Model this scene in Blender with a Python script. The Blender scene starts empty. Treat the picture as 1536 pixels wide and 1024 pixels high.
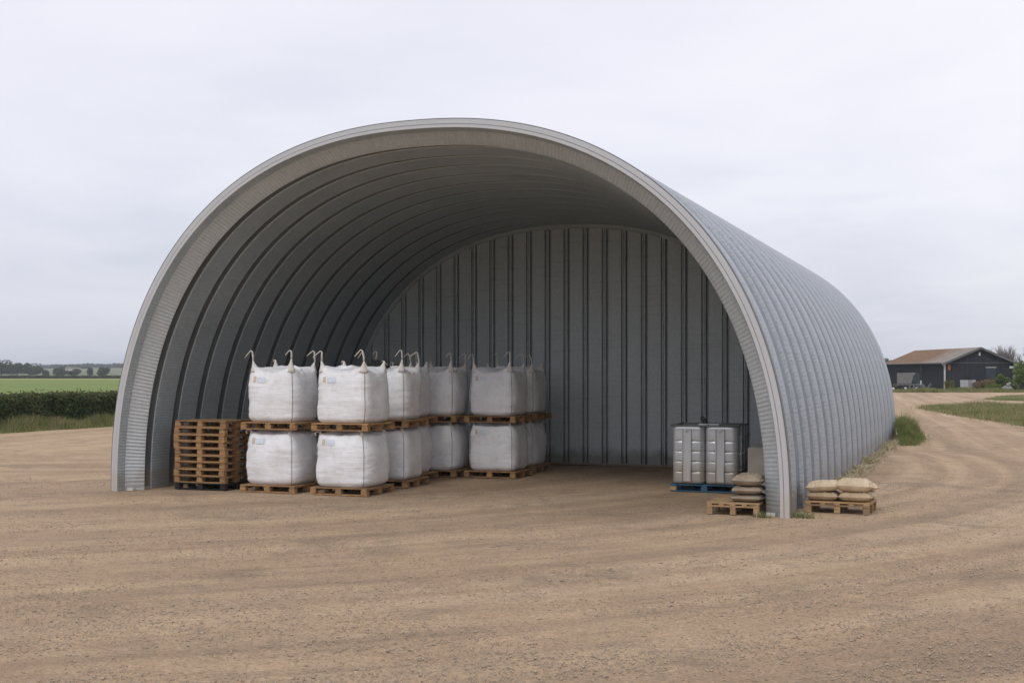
import bpy, math, random
import numpy as np
from mathutils import Vector, Matrix, noise as mnoise

R = math.radians
rnd = random.Random(7)
rng = np.random.default_rng(11)
scene = bpy.context.scene
COL = scene.collection

# ------------------------------------------------------------------ camera numbers
F, HZ, CAMH = 1880.0, 557.0, 2.4          # focal length in px of the 1536 px photo, horizon row, eye height
def G(u, v, z=0.0):
    Y = F * (CAMH - z) / (v - HZ)
    return ((u - 768) / F * Y, Y)
# shed frame: origin at the middle of the front arch, x across, y into the shed
ANG = math.atan2(-0.3511, 0.9363)
E1 = np.array([0.93634, -0.35111]); N1 = np.array([0.35111, 0.93634])
ORG = np.array([-1.769, 22.975])
def H(x, y):                               # shed coords -> world
    p = ORG + E1 * x + N1 * y
    return float(p[0]), float(p[1])

# ------------------------------------------------------------------ materials
def new_mat(name):
    m = bpy.data.materials.new(name); m.use_nodes = True
    nt = m.node_tree; nt.nodes.clear()
    return m, nt
def nd(nt, typ, **kw):
    n = nt.nodes.new(typ)
    for k, v in kw.items():
        if k.startswith('i_'): n.inputs[k[2:].replace('_', ' ')].default_value = v
        else: setattr(n, k, v)
    return n
def ramp(nt, fac, stops, interp='LINEAR'):
    r = nt.nodes.new('ShaderNodeValToRGB'); r.color_ramp.interpolation = interp
    el = r.color_ramp.elements
    while len(el) < len(stops): el.new(0.5)
    for e, (p, c) in zip(el, stops):
        e.position = p; e.color = (c[0], c[1], c[2], 1) if not isinstance(c, (int, float)) else (c, c, c, 1)
    nt.links.new(fac, r.inputs[0]); return r.outputs[0]
def mix(nt, fac, a, b, mode='MIX'):
    m = nt.nodes.new('ShaderNodeMix'); m.data_type = 'RGBA'; m.blend_type = mode
    for sock, val in ((m.inputs[0], fac), (m.inputs[6], a), (m.inputs[7], b)):
        if hasattr(val, 'is_linked') or hasattr(val, 'links'): nt.links.new(val, sock)
        elif isinstance(val, (tuple, list)): sock.default_value = (*val[:3], 1)
        else: sock.default_value = val
    return m.outputs[2]
def mth(nt, op, a, b=0.0, c=None):
    m = nt.nodes.new('ShaderNodeMath'); m.operation = op
    for i, v in enumerate((a, b, c)):
        if v is None: continue
        if hasattr(v, 'links'): nt.links.new(v, m.inputs[i])
        else: m.inputs[i].default_value = v
    return m.outputs[0]
def coords(nt, kind='Object', scale=(1, 1, 1), uvname=None):
    if uvname:
        t = nt.nodes.new('ShaderNodeUVMap'); t.uv_map = uvname; o = t.outputs[0]
    elif kind == 'World':
        t = nt.nodes.new('ShaderNodeNewGeometry'); o = t.outputs['Position']
    else:
        t = nt.nodes.new('ShaderNodeTexCoord'); o = t.outputs[kind]
    mp = nt.nodes.new('ShaderNodeMapping'); mp.inputs['Scale'].default_value = scale
    nt.links.new(o, mp.inputs[0]); return mp.outputs[0]
def noise(nt, vec, scale, detail=4, rough=0.55, dist=0.0):
    n = nt.nodes.new('ShaderNodeTexNoise')
    n.inputs['Scale'].default_value = scale; n.inputs['Detail'].default_value = detail
    n.inputs['Roughness'].default_value = rough; n.inputs['Distortion'].default_value = dist
    nt.links.new(vec, n.inputs['Vector']); return n.outputs[0]
def finish(nt, color, rough=0.8, metal=0.0, bumps=(), spec=0.5, trans=0.0, sheen=0.0):
    b = nt.nodes.new('ShaderNodeBsdfPrincipled'); o = nt.nodes.new('ShaderNodeOutputMaterial')
    for key, val in (('Base Color', color), ('Roughness', rough), ('Metallic', metal)):
        if hasattr(val, 'links'): nt.links.new(val, b.inputs[key])
        else: b.inputs[key].default_value = (*val[:3], 1) if isinstance(val, (tuple, list)) else val
    b.inputs['Specular IOR Level'].default_value = spec
    prev = None
    for (h, strength, dist) in bumps:
        bp = nt.nodes.new('ShaderNodeBump'); bp.inputs['Strength'].default_value = strength
        bp.inputs['Distance'].default_value = dist
        nt.links.new(h, bp.inputs['Height'])
        if prev: nt.links.new(prev, bp.inputs['Normal'])
        prev = bp.outputs[0]
    if prev: nt.links.new(prev, b.inputs['Normal'])
    if trans:
        t = nt.nodes.new('ShaderNodeBsdfTranslucent'); ms = nt.nodes.new('ShaderNodeMixShader')
        if hasattr(color, 'links'): nt.links.new(color, t.inputs[0])
        else: t.inputs[0].default_value = (*color[:3], 1)
        ms.inputs[0].default_value = trans
        nt.links.new(b.outputs[0], ms.inputs[1]); nt.links.new(t.outputs[0], ms.inputs[2])
        nt.links.new(ms.outputs[0], o.inputs[0])
    else: nt.links.new(b.outputs[0], o.inputs[0])

M = {}
def steel(name, c0, c1, metal=0.55, rough=0.5, crimp=0.0, crimp_scale=20.0, crimp_dist=0.01, bumpy=0.0, dirt=(0.25, 0.2, 0.15), speck=1.0):
    """galvanised sheet: uv = (metres along the arc, metres along the shed)"""
    m, nt = new_mat(name)
    ob = coords(nt, uvname='UVMap')
    obj = coords(nt, 'Object')
    n1 = noise(nt, obj, 0.9, 5, 0.6); n2 = noise(nt, obj, 14, 3, 0.6)
    col = mix(nt, n1, c0, c1)
    sp = ramp(nt, n2, [(0.35, (0.86, 0.86, 0.86)), (0.65, (1.06, 1.06, 1.06))])
    col = mix(nt, 0.55 * speck, col, sp, 'MULTIPLY')
    # streaks running down the arc
    st = noise(nt, coords(nt, uvname='UVMap', scale=(0.5, 9, 1)), 1.6, 4, 0.6)
    col = mix(nt, mth(nt, 'MULTIPLY', ramp(nt, st, [(0.55, 0.0), (0.8, 1.0)]), 0.35), col, dirt)
    # mud splash close to the ground
    sep = nt.nodes.new('ShaderNodeSeparateXYZ'); nt.links.new(obj, sep.inputs[0])
    lo = mth(nt, 'ADD', sep.outputs[2], mth(nt, 'MULTIPLY', noise(nt, obj, 3, 4), -0.5))
    lo = ramp(nt, lo, [(0.0, 0.75), (0.22, 0.0)])
    col = mix(nt, lo, col, dirt)
    bumps = []
    if crimp:
        w = nt.nodes.new('ShaderNodeTexWave'); w.wave_type = 'BANDS'; w.bands_direction = 'X'
        w.inputs['Scale'].default_value = crimp_scale; w.inputs['Distortion'].default_value = 3.0
        w.inputs['Detail'].default_value = 2.0; w.inputs['Detail Scale'].default_value = 0.25
        nt.links.new(coords(nt, uvname='UVMap', scale=(1, 0.25, 1)), w.inputs['Vector'])
        amp = ramp(nt, noise(nt, ob, 0.9, 2), [(0.3, 0.25), (0.7, 1.0)])
        hgt = mth(nt, 'MULTIPLY', w.outputs[1], amp)
        bumps.append((hgt, crimp, crimp_dist))
        col = mix(nt, 1.0, col, ramp(nt, hgt, [(0.0, (0.92, 0.92, 0.92)), (0.4, (1.0, 1.0, 1.0))]), 'MULTIPLY')
    if bumpy:
        bb = noise(nt, coords(nt, uvname='UVMap', scale=(1.0, 0.6, 1)), 19, 4, 0.65, 0.8)
        bumps.append((bb, bumpy, 0.034))
        sg_ = noise(nt, coords(nt, uvname='UVMap', scale=(1.6, 1.0, 1)), 7, 5, 0.7, 0.6)
        col = mix(nt, bumpy * 0.6, col, ramp(nt, sg_, [(0.35, (0.78, 0.79, 0.80)), (0.65, (1.2, 1.2, 1.19))]), 'MULTIPLY')
        bumps.append((noise(nt, coords(nt, uvname='UVMap', scale=(0.35, 1.0, 1)), 2.6, 3, 0.5, 0.8), min(1.0, bumpy), 0.02 * bumpy))
    bumps.append((n2, 0.12, 0.004))
    rg = ramp(nt, n1, [(0.3, rough - 0.06), (0.7, rough + 0.1)])
    finish(nt, col, rg, metal, bumps)
    M[name] = m
steel('steel_recess_shade', (0.12, 0.135, 0.14), (0.19, 0.205, 0.21), 0.3, 0.5)  # dark tone carries the shade of the lining recesses
steel('steel_channel_shade', (0.23, 0.255, 0.29), (0.32, 0.35, 0.385), 0.4, 0.42, 0, 1, 1, 0.15, (0.25, 0.26, 0.27))  # plain sheet, toned darker than the panels to carry groove shade
steel('steel_outer', (0.32, 0.35, 0.39), (0.46, 0.495, 0.535), 0.5, 0.38, 0.22, 4.2, 0.012, 1.0, (0.33, 0.32, 0.32))
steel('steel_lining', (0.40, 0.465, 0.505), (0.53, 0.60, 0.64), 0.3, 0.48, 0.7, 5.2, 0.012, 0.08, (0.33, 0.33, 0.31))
steel('steel_flare', (0.45, 0.49, 0.515), (0.58, 0.625, 0.65), 0.25, 0.48, 0.6, 4.3, 0.015, 0.2, (0.38, 0.37, 0.35))
steel('steel_rim', (0.47, 0.475, 0.49), (0.56, 0.56, 0.575), 0.15, 0.5, 0.0, 1, 1, 0.0, (0.50, 0.46, 0.42), speck=0.25)
steel('steel_dark', (0.14, 0.15, 0.15), (0.22, 0.23, 0.23), 0.4, 0.55)
steel('steel_tank', (0.44, 0.46, 0.475), (0.60, 0.615, 0.62), 0.5, 0.36, 0, 1, 1, 0.05, (0.4, 0.35, 0.29))
steel('steel_wall', (0.46, 0.51, 0.525), (0.57, 0.61, 0.63), 0.2, 0.55, 0, 1, 1, 0.0, (0.2, 0.19, 0.17))

def simple(name, c0, c1, scale=4, rough=0.85, bump=0.3, bscale=30, bdist=0.01, metal=0.0, stretch=(1, 1, 1), rand=0.0, spec=0.4, trans=0.0):
    m, nt = new_mat(name)
    ob = coords(nt, 'Object', stretch)
    n1 = noise(nt, ob, scale, 5, 0.6)
    col = ramp(nt, n1, [(0.3, c0), (0.7, c1)])
    if rand:
        oi = nt.nodes.new('ShaderNodeObjectInfo')
        col = mix(nt, 1.0, col, ramp(nt, oi.outputs['Random'], [(0, (1 - rand,) * 3), (1, (1 + rand * 0.5,) * 3)]), 'MULTIPLY')
    finish(nt, col, rough, metal, [(noise(nt, ob, bscale, 4, 0.6), bump, bdist)] if bump else (), spec, trans)
    M[name] = m
simple('concrete', (0.30, 0.27, 0.23), (0.42, 0.38, 0.33), 3, 0.9, 0.4, 40)
simple('black_plastic', (0.012, 0.012, 0.013), (0.03, 0.03, 0.03), 6, 0.5, 0.1)
simple('blue_paint', (0.02, 0.075, 0.135), (0.04, 0.125, 0.20), 6, 0.65, 0.3, 25, 0.004)
simple('white_block', (0.45, 0.44, 0.42), (0.62, 0.61, 0.58), 6, 0.8, 0.3)
simple('sack', (0.34, 0.255, 0.16), (0.49, 0.38, 0.25), 5, 0.8, 0.5, 14, 0.02, rand=0.12)
simple('sack_pale', (0.47, 0.36, 0.235), (0.66, 0.54, 0.385), 4, 0.7, 0.5, 14, 0.02)
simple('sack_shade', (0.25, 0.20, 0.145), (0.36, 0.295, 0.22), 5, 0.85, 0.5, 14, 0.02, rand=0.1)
simple('stitch', (0.16, 0.13, 0.10), (0.25, 0.21, 0.16), 20, 0.9, 0.0)
simple('seam_cord', (0.12, 0.115, 0.11), (0.20, 0.19, 0.18), 20, 0.9, 0.0)
simple('loop_web', (0.58, 0.54, 0.47), (0.74, 0.70, 0.63), 20, 0.8, 0.2, 60, 0.003)
simple('neck_web', (0.60, 0.565, 0.50), (0.76, 0.735, 0.69), 12, 0.85, 0.4, 30, 0.006)
simple('pouch', (0.55, 0.62, 0.72), (0.72, 0.76, 0.82), 18, 0.35, 0.2, 30, 0.003)
simple('tan_stain', (0.55, 0.45, 0.32), (0.66, 0.57, 0.44), 18, 0.8, 0.0)
simple('debris', (0.01, 0.01, 0.01), (0.03, 0.03, 0.03), 9, 0.8, 0.3)
simple('bark', (0.05, 0.04, 0.03), (0.11, 0.09, 0.07), 6, 0.95, 0.4)
simple('twig', (0.13, 0.11, 0.095), (0.2, 0.18, 0.16), 6, 0.95, 0.0)
simple('rubber', (0.012, 0.012, 0.012), (0.03, 0.03, 0.03), 9, 0.85, 0.2)
simple('tarp_grey', (0.16, 0.15, 0.15), (0.22, 0.21, 0.20), 3, 0.7, 0.3, 6, 0.03)
simple('tarp_dark', (0.025, 0.035, 0.04), (0.05, 0.065, 0.07), 3, 0.6, 0.3, 6, 0.03)
simple('metal_scrap', (0.06, 0.065, 0.07), (0.30, 0.31, 0.33), 9, 0.45, 0.2, metal=0.5)
simple('white_paint', (0.62, 0.62, 0.60), (0.78, 0.77, 0.74), 5, 0.7, 0.1)
simple('orange_rust', (0.28, 0.10, 0.04), (0.42, 0.17, 0.07), 5, 0.85, 0.1)
simple('old_panel', (0.26, 0.26, 0.27), (0.40, 0.40, 0.41), 4, 0.85, 0.3, stretch=(4, 1, 1))
simple('verge_grey', (0.10, 0.10, 0.105), (0.19, 0.185, 0.18), 2, 0.85, 0.2)
simple('stone', (0.20, 0.155, 0.115), (0.58, 0.48, 0.37), 60, 0.9, 0.0)
simple('rock', (0.20, 0.20, 0.19), (0.36, 0.35, 0.33), 3, 0.9, 0.4, 5, 0.1)
simple('red_brick', (0.20, 0.08, 0.05), (0.30, 0.13, 0.08), 3, 0.9, 0.2)

def wood(name, c0, c1, c2):
    m, nt = new_mat(name)
    ob = coords(nt, 'Object', (3, 3, 14))
    oi = nt.nodes.new('ShaderNodeObjectInfo')
    va = nt.nodes.new('ShaderNodeVectorMath'); va.operation = 'ADD'
    nt.links.new(ob, va.inputs[0]); nt.links.new(oi.outputs['Location'], va.inputs[1])
    g = noise(nt, va.outputs[0], 2.0, 5, 0.65, 0.6)
    f = noise(nt, va.outputs[0], 11.0, 3, 0.6)
    col = ramp(nt, g, [(0.28, c0), (0.5, c1), (0.75, c2)])
    col = mix(nt, 0.5, col, ramp(nt, f, [(0.3, (0.62, 0.6, 0.58)), (0.7, (1.1, 1.1, 1.1))]), 'MULTIPLY')
    col = mix(nt, 1.0, col, ramp(nt, oi.outputs['Random'], [(0, (0.72, 0.72, 0.74)), (1, (1.12, 1.08, 1.02))]), 'MULTIPLY')
    finish(nt, col, 0.85, 0, [(f, 0.35, 0.006)], 0.3)
    M[name] = m
wood('wood_pallet', (0.20, 0.115, 0.055), (0.37, 0.225, 0.11), (0.52, 0.345, 0.185))
wood('wood_fresh', (0.27, 0.175, 0.09), (0.40, 0.275, 0.155), (0.52, 0.385, 0.24))
wood('wood_dark', (0.014, 0.013, 0.013), (0.03, 0.028, 0.026), (0.05, 0.045, 0.04))

def fabric():
    m, nt = new_mat('bag_fabric')
    ob = coords(nt, 'Object')
    oi = nt.nodes.new('ShaderNodeObjectInfo')
    va = nt.nodes.new('ShaderNodeVectorMath'); va.operation = 'ADD'
    nt.links.new(ob, va.inputs[0]); nt.links.new(oi.outputs['Location'], va.inputs[1])
    v = va.outputs[0]
    mp = nt.nodes.new('ShaderNodeMapping'); mp.inputs['Scale'].default_value = (1, 1, 5.5); nt.links.new(v, mp.inputs[0])
    mp2 = nt.nodes.new('ShaderNodeMapping'); mp2.inputs['Scale'].default_value = (1, 1, 14); nt.links.new(v, mp2.inputs[0])
    n1 = noise(nt, v, 2.2, 4, 0.6)
    col = ramp(nt, n1, [(0.3, (0.74, 0.745, 0.76)), (0.55, (0.82, 0.83, 0.855)), (0.75, (0.85, 0.86, 0.89))])
    dirt = noise(nt, v, 5.5, 6, 0.7, 0.3)
    col = mix(nt, ramp(nt, dirt, [(0.5, 0.0), (0.8, 0.6)]), col, (0.52, 0.48, 0.43))
    cr = noise(nt, mp.outputs[0], 3.0, 3, 0.55, 0.4)
    cr2 = noise(nt, mp2.outputs[0], 3.4, 3, 0.6, 0.8)
    finish(nt, col, 0.62, 0, [(cr, 0.22, 0.04), (cr2, 0.40, 0.016)], 0.35)
    M['bag_fabric'] = m
fabric()

def ground_mats():
    # gravel yard; uv 'track' follows the wheel tracks
    m, nt = new_mat('gravel')
    w = coords(nt, 'World')
    tr = coords(nt, uvname='track', scale=(0.55, 0.035, 1))
    tr2 = coords(nt, uvname='track', scale=(2.2, 0.30, 1))
    big = noise(nt, w, 0.16, 4, 0.6, 0.4)
    mid = noise(nt, w, 1.1, 5, 0.65)
    fine = noise(nt, w, 26, 6, 0.75)
    pebble = nt.nodes.new('ShaderNodeTexVoronoi'); pebble.inputs['Scale'].default_value = 38
    nt.links.new(w, pebble.inputs['Vector'])
    s1 = noise(nt, tr, 1.0, 4, 0.6); s2 = noise(nt, tr2, 1.0, 7, 0.72)
    col = ramp(nt, big, [(0.3, (0.36, 0.250, 0.161)), (0.5, (0.415, 0.294, 0.193)), (0.72, (0.47, 0.343, 0.231))])
    col = mix(nt, ramp(nt, s1, [(0.42, 0.0), (0.62, 0.9)]), col, (0.53, 0.385, 0.252))
    col = mix(nt, ramp(nt, s2, [(0.50, 0.0), (0.70, 0.65)]), col, (0.275, 0.20, 0.14))
    # long wheel tracks: compacted pale bands with loose darker gravel between them
    t1 = coords(nt, uvname='track', scale=(1.15, 0.012, 1)); t1n = noise(nt, t1, 1.0, 3, 0.5, 0.1)
    brk = ramp(nt, noise(nt, w, 0.35, 4, 0.6), [(0.35, 0.35), (0.6, 1.0)])
    wsep = nt.nodes.new('ShaderNodeSeparateXYZ'); nt.links.new(w, wsep.inputs[0])
    lane = ramp(nt, mth(nt, 'MULTIPLY', mth(nt, 'ADD', wsep.outputs[0], 14.0), 0.05), [(0.25, 0.22), (0.8, 1.0)])
    brk = mth(nt, 'MULTIPLY', brk, lane)
    col = mix(nt, mth(nt, 'MULTIPLY', ramp(nt, t1n, [(0.52, 0.0), (0.60, 0.75)]), brk), col, (0.535, 0.40, 0.275))
    col = mix(nt, mth(nt, 'MULTIPLY', ramp(nt, t1n, [(0.36, 0.50), (0.47, 0.0)]), brk), col, (0.285, 0.205, 0.142))
    patch = ramp(nt, noise(nt, w, 0.55, 6, 0.72, 0.6), [(0.54, 0.0), (0.66, 0.6)])
    col = mix(nt, patch, col, (0.25, 0.185, 0.132))
    col = mix(nt, 0.75, col, ramp(nt, mid, [(0.3, (0.84, 0.84, 0.85)), (0.7, (1.13, 1.13, 1.12))]), 'MULTIPLY')
    fr = ramp(nt, fine, [(0.30, (0.45, 0.44, 0.43)), (0.46, (0.95, 0.95, 0.95)), (0.72, (1.4, 1.39, 1.38))])
    col = mix(nt, 0.7, col, fr, 'MULTIPLY')
    crumbs = noise(nt, w, 9, 5, 0.7)
    pb = ramp(nt, pebble.outputs['Distance'], [(0.0, 1.0), (0.5, 0.0)])
    # clods and small stones of other shades
    for sc_, dark, lite, thr in ((13, (0.50, 0.49, 0.48), (1.32, 1.30, 1.28), 0.33), (34, (0.42, 0.41, 0.40), (1.55, 1.52, 1.5), 0.36)):
        vo = nt.nodes.new('ShaderNodeTexVoronoi'); vo.inputs['Scale'].default_value = sc_; vo.inputs['Randomness'].default_value = 1.0
        wob = nt.nodes.new('ShaderNodeVectorMath'); wob.operation = 'ADD'
        wn_ = nt.nodes.new('ShaderNodeTexNoise'); wn_.inputs['Scale'].default_value = sc_ * 1.3; nt.links.new(w, wn_.inputs['Vector'])
        wsc = nt.nodes.new('ShaderNodeVectorMath'); wsc.operation = 'SCALE'; wsc.inputs['Scale'].default_value = 0.9 / sc_; nt.links.new(wn_.outputs['Color'], wsc.inputs[0])
        nt.links.new(w, wob.inputs[0]); nt.links.new(wsc.outputs[0], wob.inputs[1]); nt.links.new(wob.outputs[0], vo.inputs['Vector'])
        sp_ = nt.nodes.new('ShaderNodeSeparateColor'); nt.links.new(vo.outputs['Color'], sp_.inputs[0])
        shade = ramp(nt, sp_.outputs[0], [(0.0, dark), (0.16, (0.9, 0.9, 0.9)), (0.5, (1, 1, 1)), (0.86, (1.05, 1.05, 1.05)), (1.0, lite)])
        inside = ramp(nt, vo.outputs['Distance'], [(thr, 1.0), (thr + 0.12, 0.0)])
        dens = ramp(nt, noise(nt, w, 0.9, 5, 0.7), [(0.40, 0.15), (0.60, 1.0)])
        col = mix(nt, mth(nt, 'MULTIPLY', inside, dens), col, mix(nt, 1.0, col, shade, 'MULTIPLY'))
    finish(nt, col, 0.93, 0, [(mid, 0.5, 0.08), (crumbs, 0.9, 0.05), (pb, 0.5, 0.016), (fine, 0.9, 0.016)], 0.25)
    M['gravel'] = m
    # meadow ground
    m, nt = new_mat('meadow')
    w = coords(nt, 'World')
    a = noise(nt, w, 0.05, 5, 0.6); b = noise(nt, w, 0.9, 5, 0.7)
    col = ramp(nt, a, [(0.35, (0.115, 0.135, 0.05)), (0.55, (0.16, 0.165, 0.07)), (0.7, (0.21, 0.19, 0.10))])
    col = mix(nt, 0.8, col, ramp(nt, b, [(0.3, (0.65, 0.68, 0.6)), (0.7, (1.2, 1.2, 1.2))]), 'MULTIPLY')
    finish(nt, col, 0.95, 0, [(b, 0.6, 0.2)], 0.2); M['meadow'] = m
    # crop field, drilled rows
    m, nt = new_mat('crop')
    w = coords(nt, 'World', (0.015, 0.16, 1)); w2 = coords(nt, 'World', (0.4, 1.2, 1))
    a = noise(nt, w, 1.0, 5, 0.6); b = noise(nt, w2, 0.6, 5, 0.7)
    col = ramp(nt, a, [(0.3, (0.135, 0.19, 0.045)), (0.5, (0.17, 0.225, 0.055)), (0.7, (0.215, 0.26, 0.075))])
    col = mix(nt, 0.7, col, ramp(nt, b, [(0.3, (0.78, 0.8, 0.75)), (0.7, (1.15, 1.15, 1.15))]), 'MULTIPLY')
    finish(nt, col, 0.95, 0, [(b, 0.5, 0.1)], 0.2); M['crop'] = m
ground_mats()
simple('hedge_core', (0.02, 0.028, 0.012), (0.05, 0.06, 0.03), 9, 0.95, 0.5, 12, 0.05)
simple('field_margin', (0.36, 0.33, 0.13), (0.46, 0.42, 0.19), 0.1, 0.95, 0)
simple('hillside', (0.12, 0.15, 0.075), (0.19, 0.20, 0.11), 0.012, 0.95, 0)

def leafy(name, cols, scale=0.6, trans=0.25):
    m, nt = new_mat(name)
    w = coords(nt, 'World')
    a = noise(nt, w, scale, 3, 0.6); b = noise(nt, w, scale * 9, 2, 0.6)
    k = len(cols)
    f = mth(nt, 'ADD', mth(nt, 'MULTIPLY', a, 0.6), mth(nt, 'MULTIPLY', b, 0.4))
    col = ramp(nt, f, [(0.34 + 0.32 * i / max(1, k - 1), c) for i, c in enumerate(cols)])
    finish(nt, col, 0.75, 0, (), 0.25, trans); M[name] = m
leafy('hedge_leaf', [(0.04, 0.058, 0.02), (0.07, 0.10, 0.035), (0.10, 0.13, 0.05), (0.19, 0.155, 0.09)], 0.9)
leafy('hedge_top', [(0.07, 0.085, 0.03), (0.12, 0.115, 0.05), (0.17, 0.135, 0.075)], 0.9)
leafy('grass_green', [(0.11, 0.15, 0.04), (0.18, 0.22, 0.07), (0.25, 0.27, 0.11)], 0.8, 0.35)
leafy('grass_dry', [(0.22, 0.20, 0.09), (0.34, 0.28, 0.15), (0.46, 0.37, 0.23)], 0.8, 0.3)
leafy('straw', [(0.45, 0.37, 0.24), (0.60, 0.51, 0.36), (0.72, 0.63, 0.47)], 5, 0.2)
leafy('tree_leaf', [(0.045, 0.07, 0.03), (0.075, 0.10, 0.045), (0.11, 0.125, 0.06)], 0.12)
leafy('tree_olive', [(0.08, 0.085, 0.04), (0.12, 0.115, 0.06), (0.16, 0.145, 0.085)], 0.12)
leafy('wood_leaf', [(0.03, 0.045, 0.022), (0.05, 0.065, 0.03), (0.07, 0.08, 0.04)], 0.02)
leafy('bush_bright', [(0.08, 0.125, 0.022), (0.17, 0.24, 0.05), (0.28, 0.36, 0.09)], 0.9, 0.35)
leafy('bush_brown', [(0.15, 0.12, 0.06), (0.24, 0.16, 0.09), (0.24, 0.21, 0.10)], 0.8)
leafy('bush_yellow', [(0.10, 0.11, 0.03), (0.20, 0.19, 0.05), (0.33, 0.23, 0.06)], 1.2)

# ------------------------------------------------------------------ mesh helpers
def link(o, parent=None):
    COL.objects.link(o)
    if parent is not None: o.parent = parent
    return o
def tag(o, label=None, cat=None, group=None, kind=None):
    if label: o['label'] = label
    if cat: o['category'] = cat
    if group: o['group'] = group
    if kind: o['kind'] = kind
    return o
def empty(name, loc, rz=0.0, label=None, cat=None, group=None):
    o = bpy.data.objects.new(name, None); o.empty_display_size = 0.3
    o.location = loc; o.rotation_euler = (0, 0, rz); link(o)
    return tag(o, label, cat, group)
class MB:
    def __init__(s): s.v = []; s.f = []; s.uv = []
    def add(s, vs, fs, uv=None):
        n = len(s.v); s.v += [tuple(map(float, p)) for p in vs]
        s.f += [tuple(i + n for i in f) for f in fs]
        s.uv += (list(uv) if uv is not None else [(p[0] + p[1], p[2]) for p in vs])
        return s
    def box(s, c, d, rot=None, taper=1.0, jit=0.0):
        vs = []
        for sx, sy, sz in ((-1,-1,-1),(1,-1,-1),(1,1,-1),(-1,1,-1),(-1,-1,1),(1,-1,1),(1,1,1),(-1,1,1)):
            k = taper if sz > 0 else 1.0
            p = Vector((sx * d[0] / 2 * k, sy * d[1] / 2 * k, sz * d[2] / 2))
            if jit: p += Vector((rnd.uniform(-jit, jit), rnd.uniform(-jit, jit), rnd.uniform(-jit, jit)))
            if rot is not None: p = rot @ p
            vs.append(p + Vector(c))
        return s.add(vs, [(0,3,2,1),(4,5,6,7),(0,1,5,4),(1,2,6,5),(2,3,7,6),(3,0,4,7)])
    def tube(s, pts, rad, n=8, cap=True):
        pts = [Vector(p) for p in pts]; m = len(pts)
        rads = rad if isinstance(rad, (list, tuple)) else [rad] * m
        vs = []; fs = []
        up = Vector((0, 0, 1)); prevx = None
        for i, p in enumerate(pts):
            d = (pts[min(i + 1, m - 1)] - pts[max(i - 1, 0)])
            if d.length < 1e-9: d = Vector((0, 0, 1))
            d.normalize()
            x = prevx - d * prevx.dot(d) if prevx is not None else d.cross(up)
            if x.length < 1e-4: x = d.cross(Vector((1, 0, 0)))
            x.normalize(); prevx = x; y = d.cross(x)
            for k in range(n):
                a = 2 * math.pi * k / n
                vs.append(p + (x * math.cos(a) + y * math.sin(a)) * rads[i])
        for i in range(m - 1):
            for k in range(n):
                fs.append((i * n + k, i * n + (k + 1) % n, (i + 1) * n + (k + 1) % n, (i + 1) * n + k))
        if cap:
            fs.append(tuple(reversed(range(n)))); fs.append(tuple((m - 1) * n + k for k in range(n)))
        return s.add(vs, fs)
    def mesh(s, name, mat, smooth=False, bevel=0.0):
        me = bpy.data.meshes.new(name); me.from_pydata(s.v, [], s.f); me.update()
        uvl = me.uv_layers.new(name='UVMap')
        li = np.zeros(len(me.loops), dtype=np.int32); me.loops.foreach_get('vertex_index', li)
        uvl.data.foreach_set('uv', np.array(s.uv, dtype=np.float32)[li].ravel())
        me.materials.append(M[mat] if isinstance(mat, str) else mat)
        if smooth: me.shade_smooth()
        return me
    def build(s, name, mat, parent=None, smooth=False, loc=None, rz=None, bevel=0.0, auto=None):
        me = s.mesh(name, mat, smooth)
        o = bpy.data.objects.new(name, me); link(o, parent)
        if loc is not None: o.location = loc
        if rz is not None: o.rotation_euler = (0, 0, rz)
        if bevel:
            b = o.modifiers.new('bevel', 'BEVEL'); b.width = bevel; b.segments = 2; b.limit_method = 'ANGLE'
        if auto: sharp(me, auto)
        return o
def sharp(me, deg):
    me.shade_smooth()
    try: me.set_sharp_from_angle(angle=R(deg))
    except Exception: pass
def put(me, name, parent=None, loc=(0, 0, 0), rot=(0, 0, 0)):
    o = bpy.data.objects.new(name, me); link(o, parent); o.location = loc; o.rotation_euler = rot; return o
def np_mesh(name, V, Fc, mat, uv=None, uvname='UVMap', smooth=False):
    """V (n,3), Fc (m,k) all faces of k corners"""
    me = bpy.data.meshes.new(name); n, (m, k) = len(V), Fc.shape
    me.vertices.add(n); me.vertices.foreach_set('co', V.astype(np.float32).ravel())
    me.loops.add(m * k); me.loops.foreach_set('vertex_index', Fc.astype(np.int32).ravel())
    me.polygons.add(m); me.polygons.foreach_set('loop_start', np.arange(0, m * k, k, dtype=np.int32))
    try: me.polygons.foreach_set('loop_total', np.full(m, k, dtype=np.int32))
    except Exception: pass
    me.update(calc_edges=True); me.validate()
    if uv is not None:
        l = me.uv_layers.new(name=uvname); l.data.foreach_set('uv', uv[Fc.ravel()].astype(np.float32).ravel())
    for mm in (mat if isinstance(mat, (list, tuple)) else [mat]): me.materials.append(M[mm])
    if smooth: me.shade_smooth()
    return me
def np_obj(name, V, Fc, mat, parent=None, **kw):
    return put(np_mesh(name, V, Fc, mat, **kw), name, parent)

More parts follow.
